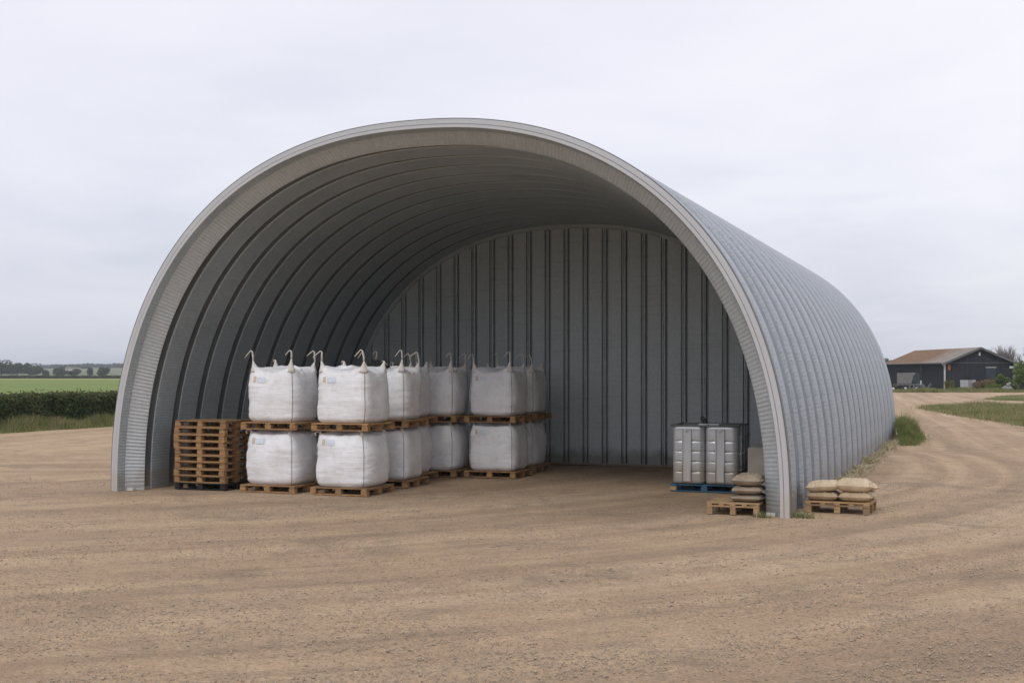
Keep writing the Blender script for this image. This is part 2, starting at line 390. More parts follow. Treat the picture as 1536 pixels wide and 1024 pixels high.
def leaves(centers, size, flat=0.0, aspect=1.6):
    """one small kite-shaped face per centre, random direction"""
    n = len(centers)
    a = rng.normal(size=(n, 3)); a[:, 2] *= (1 - flat); a /= np.linalg.norm(a, axis=1)[:, None]
    b = rng.normal(size=(n, 3)); b -= a * (a * b).sum(1)[:, None]; b /= np.linalg.norm(b, axis=1)[:, None]
    sz = (size * rng.uniform(0.6, 1.4, n))[:, None]
    P0 = centers - a * sz * 0.5; P1 = centers + b * sz * 0.5 / aspect; P2 = centers + a * sz * 0.5; P3 = centers - b * sz * 0.5 / aspect
    V = np.stack([P0, P1, P2, P3], 1).reshape(-1, 3)
    return V, np.arange(4 * n).reshape(n, 4)
def blades(px, py, pz, h, w, lean=0.35, dirs=None):
    """bent grass blades: two quads + tip as 3 quads strip"""
    n = len(px)
    ang = rng.uniform(0, 2 * np.pi, n); la = rng.uniform(0, 2 * np.pi, n) if dirs is None else dirs
    ln = h * lean * rng.uniform(0.2, 1.6, n)
    ux, uy = np.cos(ang) * w / 2, np.sin(ang) * w / 2
    V = np.zeros((n, 6, 3))
    for i, (k, wd) in enumerate(((0, 1.0), (0.55, 0.8), (1.0, 0.12))):
        ox, oy = np.cos(la) * ln * k * k, np.sin(la) * ln * k * k
        z = pz + h * (k - 0.18 * lean * k * k)
        V[:, 2 * i, 0] = px + ox - ux * wd; V[:, 2 * i, 1] = py + oy - uy * wd; V[:, 2 * i, 2] = z
        V[:, 2 * i + 1, 0] = px + ox + ux * wd; V[:, 2 * i + 1, 1] = py + oy + uy * wd; V[:, 2 * i + 1, 2] = z
    b = (np.arange(n) * 6)[:, None]
    Fc = np.concatenate([b + np.array([[0, 1, 3, 2]]), b + np.array([[2, 3, 5, 4]])], 0)
    return V.reshape(-1, 3), Fc
def vnoise(x, y, z=0.0, s=1.0): return mnoise.noise(Vector((x * s, y * s, z * s)))
def join(parts):
    V, Fs, n = [], [], 0
    for v, f in parts: V.append(v); Fs.append(f + n); n += len(v)
    return np.concatenate(V), np.concatenate(Fs)

# ------------------------------------------------------------------ camera, world, sun
cam = bpy.data.cameras.new('camera'); camo = bpy.data.objects.new('camera', cam); link(camo)
cam.lens = F / 1536 * 36; cam.sensor_width = 36; cam.shift_y = (HZ - 512) / 1536
cam.clip_start = 0.1; cam.clip_end = 9000
camo.location = (0, 0, CAMH); camo.rotation_euler = (R(90), 0, 0)
scene.camera = camo

SUN_EL, SUN_AZ = 48, 205          # sun high behind the camera, a little to its left
world = bpy.data.worlds.new('World'); scene.world = world; world.use_nodes = True
nt = world.node_tree; nt.nodes.clear()
sky = nt.nodes.new('ShaderNodeTexSky'); sky.sky_type = 'NISHITA'; sky.sun_disc = False
sky.sun_elevation = R(SUN_EL); sky.sun_rotation = R(SUN_AZ)
skys = nt.nodes.new('ShaderNodeVectorMath'); skys.operation = 'SCALE'; skys.inputs['Scale'].default_value = 0.10
nt.links.new(sky.outputs[0], skys.inputs[0])
tc = nt.nodes.new('ShaderNodeTexCoord')
sep = nt.nodes.new('ShaderNodeSeparateXYZ'); nt.links.new(tc.outputs['Generated'], sep.inputs[0])
# cloud deck seen in perspective: direction / (height + small)
den = mth(nt, 'ADD', mth(nt, 'MAXIMUM', sep.outputs[2], 0.0), 0.12)
dv = nt.nodes.new('ShaderNodeVectorMath'); dv.operation = 'DIVIDE'
cb = nt.nodes.new('ShaderNodeCombineXYZ')
for i in range(3): nt.links.new(den, cb.inputs[i])
nt.links.new(tc.outputs['Generated'], dv.inputs[0]); nt.links.new(cb.outputs[0], dv.inputs[1])
c1 = noise(nt, dv.outputs[0], 1.1, 6, 0.55, 0.3)
c2 = noise(nt, dv.outputs[0], 0.45, 4, 0.5, 0.2)
cmix = mth(nt, 'ADD', mth(nt, 'MULTIPLY', c1, 0.5), mth(nt, 'MULTIPLY', c2, 0.5))
base = ramp(nt, sep.outputs[2], [(0.0, (0.58, 0.61, 0.70)), (0.05, (0.70, 0.715, 0.80)), (0.13, (0.82, 0.825, 0.905)), (0.28, (0.86, 0.855, 0.935)), (1.0, (0.97, 0.965, 1.02))])
cl = mix(nt, 1.0, base, ramp(nt, cmix, [(0.38, (0.90, 0.912, 0.935)), (0.5, (1.0, 1.0, 1.0)), (0.60, (1.06, 1.05, 1.035))]), 'MULTIPLY')
side = ramp(nt, mth(nt, 'ADD', mth(nt, 'MULTIPLY', sep.outputs[0], 0.9), 0.5), [(0.1, (0.93, 0.94, 0.955)), (0.85, (1.03, 1.025, 1.015))])
cl = mix(nt, 1.0, cl, side, 'MULTIPLY')
fin = mix(nt, 0.93, skys.outputs[0], cl)
bg = nt.nodes.new('ShaderNodeBackground'); bg.inputs[1].default_value = 1.0
wo = nt.nodes.new('ShaderNodeOutputWorld')
nt.links.new(fin, bg.inputs[0]); nt.links.new(bg.outputs[0], wo.inputs[0])

sun = bpy.data.lights.new('sun', 'SUN'); sun.energy = 0.9; sun.angle = R(20); sun.color = (1.0, 0.96, 0.9)
suno = bpy.data.objects.new('sun', sun); link(suno)
# sky rotation measured clockwise from +Y
az = R(SUN_AZ); d = Vector((math.sin(az) * math.cos(R(SUN_EL)), math.cos(az) * math.cos(R(SUN_EL)), math.sin(R(SUN_EL))))
suno.rotation_euler = (-d).to_track_quat('-Z', 'Y').to_euler(); suno.location = (0, 0, 40)
vs = scene.view_settings; vs.view_transform = 'Standard'; vs.look = 'None'; vs.exposure = 0.1; vs.gamma = 1
scene.render.engine = 'CYCLES'

# ------------------------------------------------------------------ ground
def xl(Y): return -26.07 + 0.375 * (Y - 32.09)          # left edge of the yard, parallel to the shed
def track_uv(X, Y):
    cx, cy = -12.0, 38.0
    d1 = np.hypot(X - cx, Y - cy); a1 = np.arctan2(Y - cy, X - cx)
    near = Y < cy
    u = np.where(near, d1, np.abs(X - cx) - 0.27 * (Y - cy) * np.sign(X - cx))
    v = np.where(near, a1 * 24, np.where(X > cx, (Y - cy), -24 * math.pi - (Y - cy)))
    return np.stack([u, v], -1)
def yard():
    ys = [-8.0]
    while ys[-1] < 144: ys.append(ys[-1] + (0.22 if 6 < ys[-1] < 24 else 0.5 if ys[-1] < 50 else 1.2))
    ys = np.array(ys); nx = 260
    tt = np.linspace(0, 1, nx); 
    XX, YY = [], []
    for y in ys:
        x0 = xl(y) + 0.35 * vnoise(0, y, 3, 0.35); XX.append(x0 + (105 - x0) * (0.5 * tt + 0.5 * tt ** 1.6)); YY.append(np.full(nx, y))
    XX = np.array(XX); YY = np.array(YY); YY[-1] += np.array([0.8 * vnoise(x, 0, 9, 0.2) for x in XX[-1]])
    Z = np.zeros_like(XX)
    for i in range(XX.shape[0]):
        for j in range(XX.shape[1]):
            Z[i, j] = -0.010 + 0.011 * vnoise(XX[i, j], YY[i, j], 0, 0.45)
    V = np.stack([XX, YY, Z], -1).reshape(-1, 3); ny = len(ys)
    idx = np.arange(ny * nx).reshape(ny, nx)
    Fc = np.stack([idx[:-1, :-1], idx[:-1, 1:], idx[1:, 1:], idx[1:, :-1]], -1).reshape(-1, 4)
    o = np_obj('gravel_yard', V, Fc, 'gravel', uv=track_uv(V[:, 0], V[:, 1]), uvname='track', smooth=True)
    tag(o, 'pale brown gravel yard with wheel tracks in front of the arched shed', None, None, 'structure')
yard()
def sheet(name, pts, z, mat, label, kind='structure', n=1):
    me = bpy.data.meshes.new(name); me.from_pydata([(p[0], p[1], z) for p in pts], [], [tuple(range(len(pts)))]); me.update()
    me.materials.append(M[mat]); o = put(me, name); tag(o, label, None, None, kind); return o
sheet('ground', [(-4500, -400), (4500, -400), (4500, 5200), (-4500, 5200)], -0.06, 'meadow', 'rough grassland around the yard')
HX0 = -14.74 - 6.76          # hedge line in shed coords (front face)
def hw(x, y): return H(x, y)
FIELD_FAR = 430
sheet('crop_field', [hw(HX0 - 13.5 + 6.76 + 5.8, -30), (-4.5 + 0.375 * 60, 100), (130, FIELD_FAR), (-600, FIELD_FAR), (-600, -40)], -0.045, 'crop', 'smooth green crop field behind the near hedge')
sheet('field_margin', [(-600, FIELD_FAR - 32), (126, FIELD_FAR - 32), (130, FIELD_FAR - 1), (-600, FIELD_FAR - 1)], -0.035, 'field_margin', 'pale yellow grass margin along the far edge of the crop field')

# rolling country beyond the field
def hills():
    xs = np.linspace(-1500, 1500, 121); ys = np.linspace(440, 2600, 73)
    XX, YY = np.meshgrid(xs, ys); Z = np.zeros_like(XX)
    for i in range(XX.shape[0]):
        for j in range(XX.shape[1]):
            x, y = XX[i, j], YY[i, j]
            k = min(1.0, max(0.0, (y - 470) / 1000.0)); k = k * k * (3 - 2 * k)
            lift = 4.2 + 2.6 * vnoise(x, y, 1, 0.0016) + 0.9 * vnoise(x, y, 5, 0.006)
            lift += 2.2 * math.exp(-((x / y + 0.335) / 0.05) ** 2)
            Z[i, j] = -0.1 + k * lift
    V = np.stack([XX, YY, Z], -1).reshape(-1, 3); idx = np.arange(V.shape[0]).reshape(XX.shape)
    Fc = np.stack([idx[:-1, :-1], idx[:-1, 1:], idx[1:, 1:], idx[1:, :-1]], -1).reshape(-1, 4)
    o = np_obj('hills', V, Fc, 'hillside', smooth=True)
    tag(o, 'low green hills on the far horizon', None, None, 'structure')
    def hz(x, y):
        i = np.clip(((y - 440) / 2160 * 72).astype(int), 0, 72); j = np.clip(((x + 1500) / 3000 * 120).astype(int), 0, 120)
        return Z[i, j]
    return hz
hill_z = hills()
# woodland crowning the hills: one far mass
def woodland():
    cs = []; n = 1500
    ux = rng.uniform(-0.46, 0.46, n); yy = rng.uniform(1450, 1700, n)
    xx = ux * yy; zz = hill_z(xx, yy)
    hts = np.array([5.0 + 2.5 * vnoise(x, 0, 2, 0.02) + 1.3 * vnoise(x, 5, 2, 0.09) for x in xx])
    parts = []
    for x, y, z, h in zip(xx, yy, zz, hts):
        m = 46
        p = rng.normal(size=(m, 3)); p /= np.linalg.norm(p, axis=1)[:, None]; p *= rng.uniform(0.55, 1, m)[:, None]
        parts.append(np.stack([x + p[:, 0] * 6.5, y + p[:, 1] * 6, z + h * 0.5 + p[:, 2] * h * 0.55], 1))
    V, Fc = leaves(np.concatenate(parts), 2.6)
    tag(np_obj('woodland', V, Fc, 'wood_leaf'), 'blue green woodland along the far hill', None, None, 'stuff')
woodland()

# ------------------------------------------------------------------ trees and bushes
def crown_points(n, rx, ry, rz, cz, seed, lobes=9, fill=0.45):
    g = np.random.default_rng(seed)
    out = []
    L = []
    for i in range(lobes):
        a = g.uniform(0, 2 * np.pi); e = g.uniform(-0.5, 1.0)
        L.append((math.cos(a) * rx * 0.55 * g.uniform(0.5, 1.1), math.sin(a) * ry * 0.55 * g.uniform(0.5, 1.1), cz + rz * 0.6 * e, g.uniform(0.34, 0.58)))
    L.append((0, 0, cz, 0.62))
    for (x, y, z, k) in L:
        m = n // len(L)
        p = g.normal(size=(m, 3)); p /= np.linalg.norm(p, axis=1)[:, None]; p *= (g.uniform(fill, 1.0, m) ** 0.6)[:, None]
        jit = 1 + 0.18 * np.sin(p[:, 0:1] * 9 + i) * np.cos(p[:, 2:3] * 8)
        p = p * jit
        out.append(np.stack([x + p[:, 0] * rx * k, y + p[:, 1] * ry * k, z + p[:, 2] * rz * k], 1))
    return np.concatenate(out)
def tree(name, loc, h, rx, mat, n, leaf, seed, label, cat='tree', group=None, trunk=True, base=0.12, ry=None, rise=0.5):
    o = empty(name, (loc[0], loc[1], loc[2] if len(loc) > 2 else -0.05), 0, label, cat, group)
    rz = h * (1 - base) * 0.60; cz = h * base + rz * 0.80; rx = rx * 1.1
    P = crown_points(n, rx, ry or rx, rz, cz, seed)
    P[:, 2] = np.maximum(P[:, 2], leaf * 0.3)
    V, Fc = leaves(P, leaf)
    np_obj('crown', V, Fc, mat, o)
    g = random.Random(seed)
    mb = MB(); r0 = max(0.05, h * 0.03)
    mb.tube([(0, 0, -0.1), (g.uniform(-.02, .02) * h, 0, h * 0.3), (g.uniform(-.04, .04) * h, 0, h * 0.62), (0, 0, h * 0.85)], [r0, r0 * 0.75, r0 * 0.5, r0 * 0.15], 7)
    for k in range(6):
        a = g.uniform(0, 6.28); z0 = h * g.uniform(0.2, 0.5)
        mb.tube([(0, 0, z0), (math.cos(a) * rx * 0.35, math.sin(a) * rx * 0.35, z0 + h * 0.14), (math.cos(a) * rx * 0.65, math.sin(a) * rx * 0.65, z0 + h * 0.3)], [r0 * 0.5, r0 * 0.3, r0 * 0.08], 5)
    mb.build('trunk' if trunk else 'stem', 'bark', o, True)
    return o
def farpos(u, Y): return ((u - 768) / F * Y, Y, 0)
def hgt(v0, v1, Y): return (v1 - v0) / F * Y
# u, distance, top row, bottom row, half width px, material, label
FT = [(2, 640, 541.5, 562, 14, 'tree_leaf', 'dark round tree at the far left end of the distant tree line'),
      (26, 660, 544, 562.5, 11, 'tree_leaf', 'dark tree second from the left of the distant tree line'),
      (14, 700, 547, 561, 9, 'tree_olive', 'olive tree squeezed between the two leftmost dark trees'),
      (45, 650, 544.5, 561.5, 10, 'tree_leaf', 'dark flat topped tree near the right end of the distant tree line'),
      (57, 680, 548.5, 561.5, 7, 'tree_olive', 'low olive tree closing the right end of the distant tree line'),
      (36, 740, 549, 561, 8, 'tree_olive', 'pale olive tree in the gap before the flat topped tree'),
      (69, 600, 556, 562, 4, 'tree_leaf', 'small round bush alone in the distant pasture'),
      (89, 620, 553, 562.5, 9, 'tree_leaf', 'dark spreading tree left of the white farmhouse'),
      (109, 640, 556, 562, 7, 'tree_leaf', 'low dark tree right of the white farmhouse'),
      (98, 860, 549.5, 557, 8, 'tree_olive', 'pale bare looking tree behind the white farmhouse'),
      (116, 760, 553, 561, 6, 'tree_olive', 'brownish tree on the right side of the farmhouse garden'),
      (134, 640, 551, 561.5, 4.5, 'tree_leaf', 'upright dark tree standing alone in the pasture'),
      (155, 620, 552, 562.5, 7, 'tree_leaf', 'broad dark tree beside the left edge of the arched shed'),
      (127, 1150, 551.5, 556.5, 6, 'tree_leaf', 'small far tree below the wooded hill')]
for i, (u, Y, v0, v1, hwp, mt, lb) in enumerate(FT):
    x = (u - 768) / F * Y; gz = float(hill_z(np.array([x]), np.array([Y]))[0]) if Y > 460 else 0
    top = CAMH - (v0 - HZ) / F * Y
    tree('tree', (x, Y, gz - 0.1), max(2.0, top - gz), hwp / F * Y * 1.15, mt, 2600, 0.75 if Y < 800 else 1.0, 100 + i, lb, 'tree', 'distant trees beyond the crop field', base=0.0)
# distant farmhouse
fx, fy = (104 - 768) / F * 800, 800
fz = float(hill_z(np.array([fx]), np.array([fy]))[0])
o = empty('farmhouse', (fx, fy, fz), 0.2, 'tiny white farmhouse with dark roof among distant trees', 'house')
MB().box((0, 0, 1.2), (4.6, 3.5, 2.4)).build('wall', 'white_paint', o)
mb = MB(); mb.add([(-2.5, -1.95, 2.35), (2.5, -1.95, 2.35), (2.5, 1.95, 2.35), (-2.5, 1.95, 2.35), (-2.5, 0, 3.7), (2.5, 0, 3.7)], [(0, 1, 5, 4), (2, 3, 4, 5), (1, 2, 5), (3, 0, 4), (0, 3, 2, 1)])
rf = mb.build('roof', 'tarp_grey', o)
MB().box((1.6, 0.0, 3.75), (0.5, 0.5, 1.1)).build('chimney', 'red_brick', rf)
MB().box((-0.6, -1.76, 1.0), (0.9, 0.06, 1.9)).build('door', 'tarp_dark', o)

# far hedge at the end of the field
def hedge(name, p0, p1, w, h, n, leaf, label, top_mat=None, seed=3, rough=0.12):
    o = empty(name, (p0[0], p0[1], -0.05), math.atan2(p1[1] - p0[1], p1[0] - p0[0]), label, 'hedge')
    L = math.hypot(p1[0] - p0[0], p1[1] - p0[1])
    g = np.random.default_rng(seed)
    x = g.uniform(0, L, n); face = g.uniform(0, 1, n)
    y = np.where(face < 0.42, g.normal(0, 0.05, n) - w / 2, np.where(face < 0.6, g.normal(0, 0.06, n) + w / 2, g.uniform(-w / 2, w / 2, n)))
    z = np.where(face < 0.6, g.uniform(0.0, h, n), h + g.normal(0, 0.05, n))
    bulge = np.array([vnoise(a, c, 0.3 * seed, 0.9) for a, c in zip(x, z)]); hz = np.array([vnoise(a, 7, 0, 0.45) + 0.5 * vnoise(a, 17, 0, 2.0) for a in x])
    y += np.sign(y) * bulge * rough * 1.6; z *= (1 + hz * rough * 0.6)
    keep = z > 0.02
    P = np.stack([x, y, z], 1)[keep]
    V, Fc = leaves(P, leaf)
    np_obj('foliage', V, Fc, 'hedge_leaf', o)
    # twiggy top growth
    m = max(200, n // 7); x = g.uniform(0, L, m); y = g.uniform(-w / 2, w / 2, m); z = h * 0.97 + np.abs(g.normal(0, leaf * 0.9, m))
    z *= 1 + np.array([vnoise(a, 7, 0, 0.45) + 0.5 * vnoise(a, 17, 0, 2.0) for a in x]) * rough * 0.6
    V, Fc = leaves(np.stack([x, y, z], 1), leaf * 0.9)
    np_obj('top_growth', V, Fc, top_mat or 'hedge_top', o)
    # woody core so the hedge is solid
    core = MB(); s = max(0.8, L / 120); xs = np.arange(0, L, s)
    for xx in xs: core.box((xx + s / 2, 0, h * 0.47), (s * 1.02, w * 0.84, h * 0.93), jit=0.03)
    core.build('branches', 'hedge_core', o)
    return o
hedge('hedge', (-600, FIELD_FAR + 1), (200, FIELD_FAR + 1), 1.2, 0.95, 22000, 0.5, 'thin dark hedge line at the far end of the crop field', 'hedge_leaf', 5)
p0 = hw(-14.74 - 7.5 - 0.6 - 5.9 + 0.45, -6); p1 = hw(-14.74 - 7.5 - 0.6 - 5.9 + 0.45, 72)
hedge('hedge', p0, p1, 1.3, 1.36, 150000, 0.115, 'thick clipped dark green hedge along the left side of the yard', 'hedge_top', 4, 0.10)
def grass_patch(name, label, n, fn, h, w, mats=('grass_green',), lean=0.35, share=None):
    """fn(n) -> x, y arrays"""
    o = None
    parts = []
    for k, mt in enumerate(mats):
        m = int(n * (share[k] if share else 1 / len(mats)))
        x, y, hm = fn(m)
        V, Fc = blades(x, y, np.full(m, -0.03), h * hm * rng.uniform(0.45, 1.15, m), w, lean)
        parts.append((V, Fc, k))
    Vs = []; Fs = []; mi = []; c = 0
    for V, Fc, k in parts: Vs.append(V); Fs.append(Fc + c); c += len(V); mi.append(np.full(len(Fc), k))
    me = np_mesh(name, np.concatenate(Vs), np.concatenate(Fs), list(mats))
    me.polygons.foreach_set('material_index', np.concatenate(mi).astype(np.int32)); me.update()
    o = put(me, name); tag(o, label, None, None, 'stuff'); return o
HXW = -14.74 - 7.5 - 0.6 - 5.9 + 0.45           # hedge centre in shed x
YX = -19.2 - 6.76                               # yard edge in shed x
def verge_fn(m):
    y = rng.uniform(-2, 58, m); x = HXW + 0.55 + np.abs(rng.normal(0, 1.0, m)) ** 0.8 * 0.9
    x = np.minimum(x, YX + 0.25 + rng.normal(0, 0.12, m))
    nz = np.array([vnoise(a, b, 0, 0.5) for a, b in zip(x, y)])
    hm = np.clip((YX + 0.4 - x) / 1.6, 0.12, 1) * (0.9 + nz * 1.5)
    p = ORG[None] + x[:, None] * E1 + y[:, None] * N1
    return p[:, 0], p[:, 1], np.clip(hm, 0.1, 1.6)
grass_patch('verge_grass', 'tall mixed grass along the foot of the near hedge', 42000, verge_fn, 0.42, 0.026, ('grass_green', 'grass_dry'), 0.4, (0.62, 0.38))

def in_poly(poly, m, wob=0.0):
    poly = np.array(poly); lo = poly.min(0); hi = poly.max(0); out = []
    tot = 0
    while tot < m:
        p = rng.uniform(lo, hi, (m * 2, 2)); ins = np.zeros(len(p), bool); j = len(poly) - 1
        for i in range(len(poly)):
            a, b = poly[i], poly[j]
            c = ((a[1] > p[:, 1]) != (b[1] > p[:, 1])) & (p[:, 0] < (b[0] - a[0]) * (p[:, 1] - a[1]) / (b[1] - a[1] + 1e-9) + a[0])
            ins ^= c; j = i
        out.append(p[ins]); tot += ins.sum()
    p = np.concatenate(out)[:m]
    return p + rng.normal(0, wob, p.shape)
ISL1 = [G(1381, 612), G(1405, 617), G(1443, 624), G(1490, 631), G(1536, 639), (22.6, 49), (25, 44), (60, 44), (70, 84), (50, 84), G(1530, 608.5), G(1478, 607), G(1420, 608)]
ISL2 = [G(1474, 598.7), G(1505, 600.6), (41.6, 103), (60, 100), (95, 102), (100, 132), (60, 133), G(1520, 592.5), G(1495, 595)]
sheet('grass_island', ISL1, 0.004, 'meadow', 'grassy island between the track and the yard right of the shed')
sheet('grass_island', ISL2, 0.004, 'meadow', 'second smaller grassy island nearer the black barn')
def isl_fn(poly, wob):
    def f(m):
        p = in_poly(poly, m, wob); x, y = p[:, 0], p[:, 1]
        nz = np.array([vnoise(a, b, 0, 0.25) for a, b in zip(x, y)])
        return x, y, np.clip(0.75 + nz * 1.1, 0.15, 1.6)
    return f
VIS1 = [G(1381, 612), G(1405, 617), G(1443, 624), G(1490, 631), G(1536, 639), (22.6, 49), (27, 47), (34, 60), (41, 84), G(1530, 608.5), G(1478, 607), G(1420, 608)]
grass_patch('island_grass', 'ragged knee high grass on the island beside the track', 62000, isl_fn(VIS1, 0.25), 0.34, 0.03, ('grass_green', 'grass_dry'), 0.4, (0.5, 0.5))
VIS2 = [G(1474, 598.7), G(1505, 600.6), (41.6, 103), (48, 101), (66, 131), (60, 133), G(1520, 592.5), G(1495, 595)]
grass_patch('island_grass', 'short grass on the second island near the barn', 14000, isl_fn(VIS2, 0.3), 0.12, 0.06, ('grass_green', 'grass_dry'), 0.4, (0.7, 0.3))
def barn_fn(m):
    x = rng.uniform(42, 72, m); y = rng.uniform(143.5, 150, m) ; nz = np.array([vnoise(a, b, 0, 0.3) for a, b in zip(x, y)])
    return x, y, np.clip(0.6 + nz + (y - 143.5) * 0.06, 0.15, 1.8)
grass_patch('barn_grass', 'rough grass strip in front of the black barn', 20000, barn_fn, 0.45, 0.08, ('grass_green', 'grass_dry'), 0.4, (0.65, 0.35))
# tall clump by the back corner of the shed, straw and weeds along its foot
def clump_fn(m):
    y = rng.triangular(21.3, 26.5, 29.0, m); q = (y - 21.3) / 7.7
    x = 7.30 - 0.45 * q + np.abs(rng.normal(0, 0.34, m)) - 0.05
    p = ORG[None] + x[:, None] * E1 + y[:, None] * N1
    nz = np.array([vnoise(a_, b_, 0, 1.7) for a_, b_ in zip(x, y)])
    return p[:, 0], p[:, 1], np.clip(0.3 + q * 0.95, 0.2, 1.15) * np.clip(1.35 - (x - 6.85) * 1.15, 0.15, 1.25) * (1 + nz * 0.9)
grass_patch('tall_grass', 'lush tall green grass clump at the back corner of the shed', 15000, clump_fn, 0.56, 0.018, ('grass_green', 'grass_dry'), 0.35, (0.9, 0.1))
def strip_fn(y0, y1, spread):
    def f(m):
        y = rng.uniform(y0, y1, m); x = 6.82 + np.abs(rng.normal(0, spread, m))
        nz = np.array([vnoise(b, 0, 4, 0.9) for b in y])
        p = ORG[None] + x[:, None] * E1 + y[:, None] * N1
        return p[:, 0], p[:, 1], np.clip(0.7 + nz * 1.2, 0.1, 1.6)
    return f
grass_patch('dry_weeds', 'dry straw and green weeds along the right foot of the shed', 7000, strip_fn(5, 27, 0.15), 0.18, 0.018, ('straw', 'grass_green'), 1.1, (0.72, 0.28))
def tuft_fn(cx, cy, r):
    def f(m):
        x = rng.normal(cx, r, m); y = rng.normal(cy, r * 0.5, m); p = ORG[None] + x[:, None] * E1 + y[:, None] * N1
        return p[:, 0], p[:, 1], np.full(m, 1.0)
    return f
grass_patch('weed_tuft', 'small green weed tuft at the inner foot of the right arch', 160, tuft_fn(6.33, -0.06, 0.06), 0.13, 0.012, ('grass_green', 'straw'), 0.8, (0.7, 0.3))
grass_patch('weed_tuft', 'small green weed tuft outside the foot of the right arch', 260, tuft_fn(6.95, 0.12, 0.10), 0.14, 0.012, ('grass_green', 'straw'), 0.8, (0.7, 0.3))

# loose stones on the yard
def stones():
    n = 170000
    Y = 8.5 + 20 * rng.uniform(0, 1, n) ** 1.5; X = rng.uniform(-0.46, 0.46, n) * Y
    tu = track_uv(X, Y)
    nz = np.array([0.7 * vnoise(a, b, 0, 0.7) + 0.5 * vnoise(a, b, 2, 2.4) + 0.7 * vnoise(u_ * 1.1, v_ * 0.14, 5) for a, b, (u_, v_) in zip(X, Y, tu)])
    keep = rng.uniform(-0.45, 1.0, n) < nz
    rel = np.stack([X, Y], 1) - ORG[None]; sx = rel @ E1; sy = rel @ N1
    keep &= ~((np.abs(sx) < 7.6) & (sy > -0.15) & (np.abs(sx) > 5.8))
    X, Y = X[keep], Y[keep]; n = len(X)
    r = 0.005 + 0.009 * rng.uniform(0, 1, n) ** 3 + 0.012 * (rng.uniform(0, 1, n) > 0.993)
    base = np.array([[1, 0, 0], [0, 1, 0], [-1, 0, 0], [0, -1, 0], [0, 0, 0.75], [0, 0, -0.6]], float)
    a = rng.uniform(0, 6.28, n); ca, sa = np.cos(a), np.sin(a)
    B = base[None] * (r[:, None, None]) * rng.uniform(0.6, 1.45, (n, 6, 1))
    V = np.stack([B[..., 0] * ca[:, None] - B[..., 1] * sa[:, None] + X[:, None], B[..., 0] * sa[:, None] + B[..., 1] * ca[:, None] + Y[:, None], B[..., 2] - 0.006 + r[:, None] * 0.3], -1).reshape(-1, 3)
    f = np.array([[0, 1, 4], [1, 2, 4], [2, 3, 4], [3, 0, 4], [1, 0, 5], [2, 1, 5], [3, 2, 5], [0, 3, 5]])
    Fc = (np.arange(n)[:, None, None] * 6 + f[None]).reshape(-1, 3)
    tag(np_obj('gravel_stones', V, Fc, 'stone'), 'loose small stones scattered over the yard', None, None, 'stuff')
stones()

# ------------------------------------------------------------------ the shed
NEXP = 2.28
def arch(a, b, cx=0.0, n=180, zlow=-0.06):
    th = np.linspace(0, math.pi, 1600)
    x = a * np.sign(np.cos(th)) * np.abs(np.cos(th)) ** (2 / NEXP); z = b * np.abs(np.sin(th)) ** (2 / NEXP)
    s = np.concatenate([[0], np.cumsum(np.hypot(np.diff(x), np.diff(z)))])
    q = np.linspace(0, s[-1], n); x = np.interp(q, s, x); z = np.interp(q, s, z)
    z[0] = z[-1] = zlow
    return x + cx, z, q
def loft(rings, closed=False, n=180):
    """rings: list of (a, b, cx, t); returns V, F, uv"""
    V = []; UV = []; acc = 0; last = None
    for (a, b, cx, t) in rings:
        x, z, q = arch(a, b, cx, n)
        if last is not None: acc += math.hypot(t - last[1], a - last[0])
        last = (a, t)
        V.append(np.stack([x, np.full(n, t), z], 1)); UV.append(np.stack([q / q[-1] * 21.4, np.full(n, acc)], 1))
    V = np.concatenate(V); UV = np.concatenate(UV); k = len(rings)
    idx = np.arange(k * n).reshape(k, n)
    Fc = np.stack([idx[:-1, :-1], idx[:-1, 1:], idx[1:, 1:], idx[1:, :-1]], -1).reshape(-1, 4)
    return V, Fc, UV
A0, B0 = 6.76, 6.99
shed = empty('arched_shed', (ORG[0], ORG[1], 0), ANG, 'large open fronted corrugated steel arch shed full of white bulk bags', 'shed')
def loft_obj(name, rings, mat, deg=35, parent=shed, thick=0.0):
    V, Fc, UV = loft(rings); me = np_mesh(name, V, Fc, mat, uv=UV); sharp(me, deg)
    o = put(me, name, parent)
    if thick:
        s = o.modifiers.new('solid', 'SOLIDIFY'); s.thickness = thick; s.offset = 0
    return o
LEN = 27.2
grooves = [1.23, 2.16, 3.3, 4.48, 5.76, 7.0, 8.4, 9.6, 10.95, 12.3, 13.6, 15.0, 16.45, 17.9, 19.3, 20.8, 22.4, 24.0, 25.5]
def rr(d, t): return (A0 + d, B0 + d, 0, t)
prev = 0.10; hwid = 0.235
for g_ in grooves + [LEN + hwid + 0.07]:
    c0, c1 = prev, g_ - hwid - 0.06
    loft_obj('shell_panel', [rr(-0.03, c0), rr(0.0, c0 + 0.05), rr(0.022, (c0 + c1) / 2), rr(0.0, c1 - 0.05), rr(-0.03, c1)], 'steel_outer', 40)
    if g_ < LEN: loft_obj('shell_channel', [rr(-0.031, c1 + 0.001), rr(-0.13, c1 + 0.05), rr(-0.135, g_), rr(-0.13, g_ + hwid), rr(-0.031, g_ + hwid + 0.05)], 'steel_channel_shade', 30)
    prev = g_ + hwid + 0.051
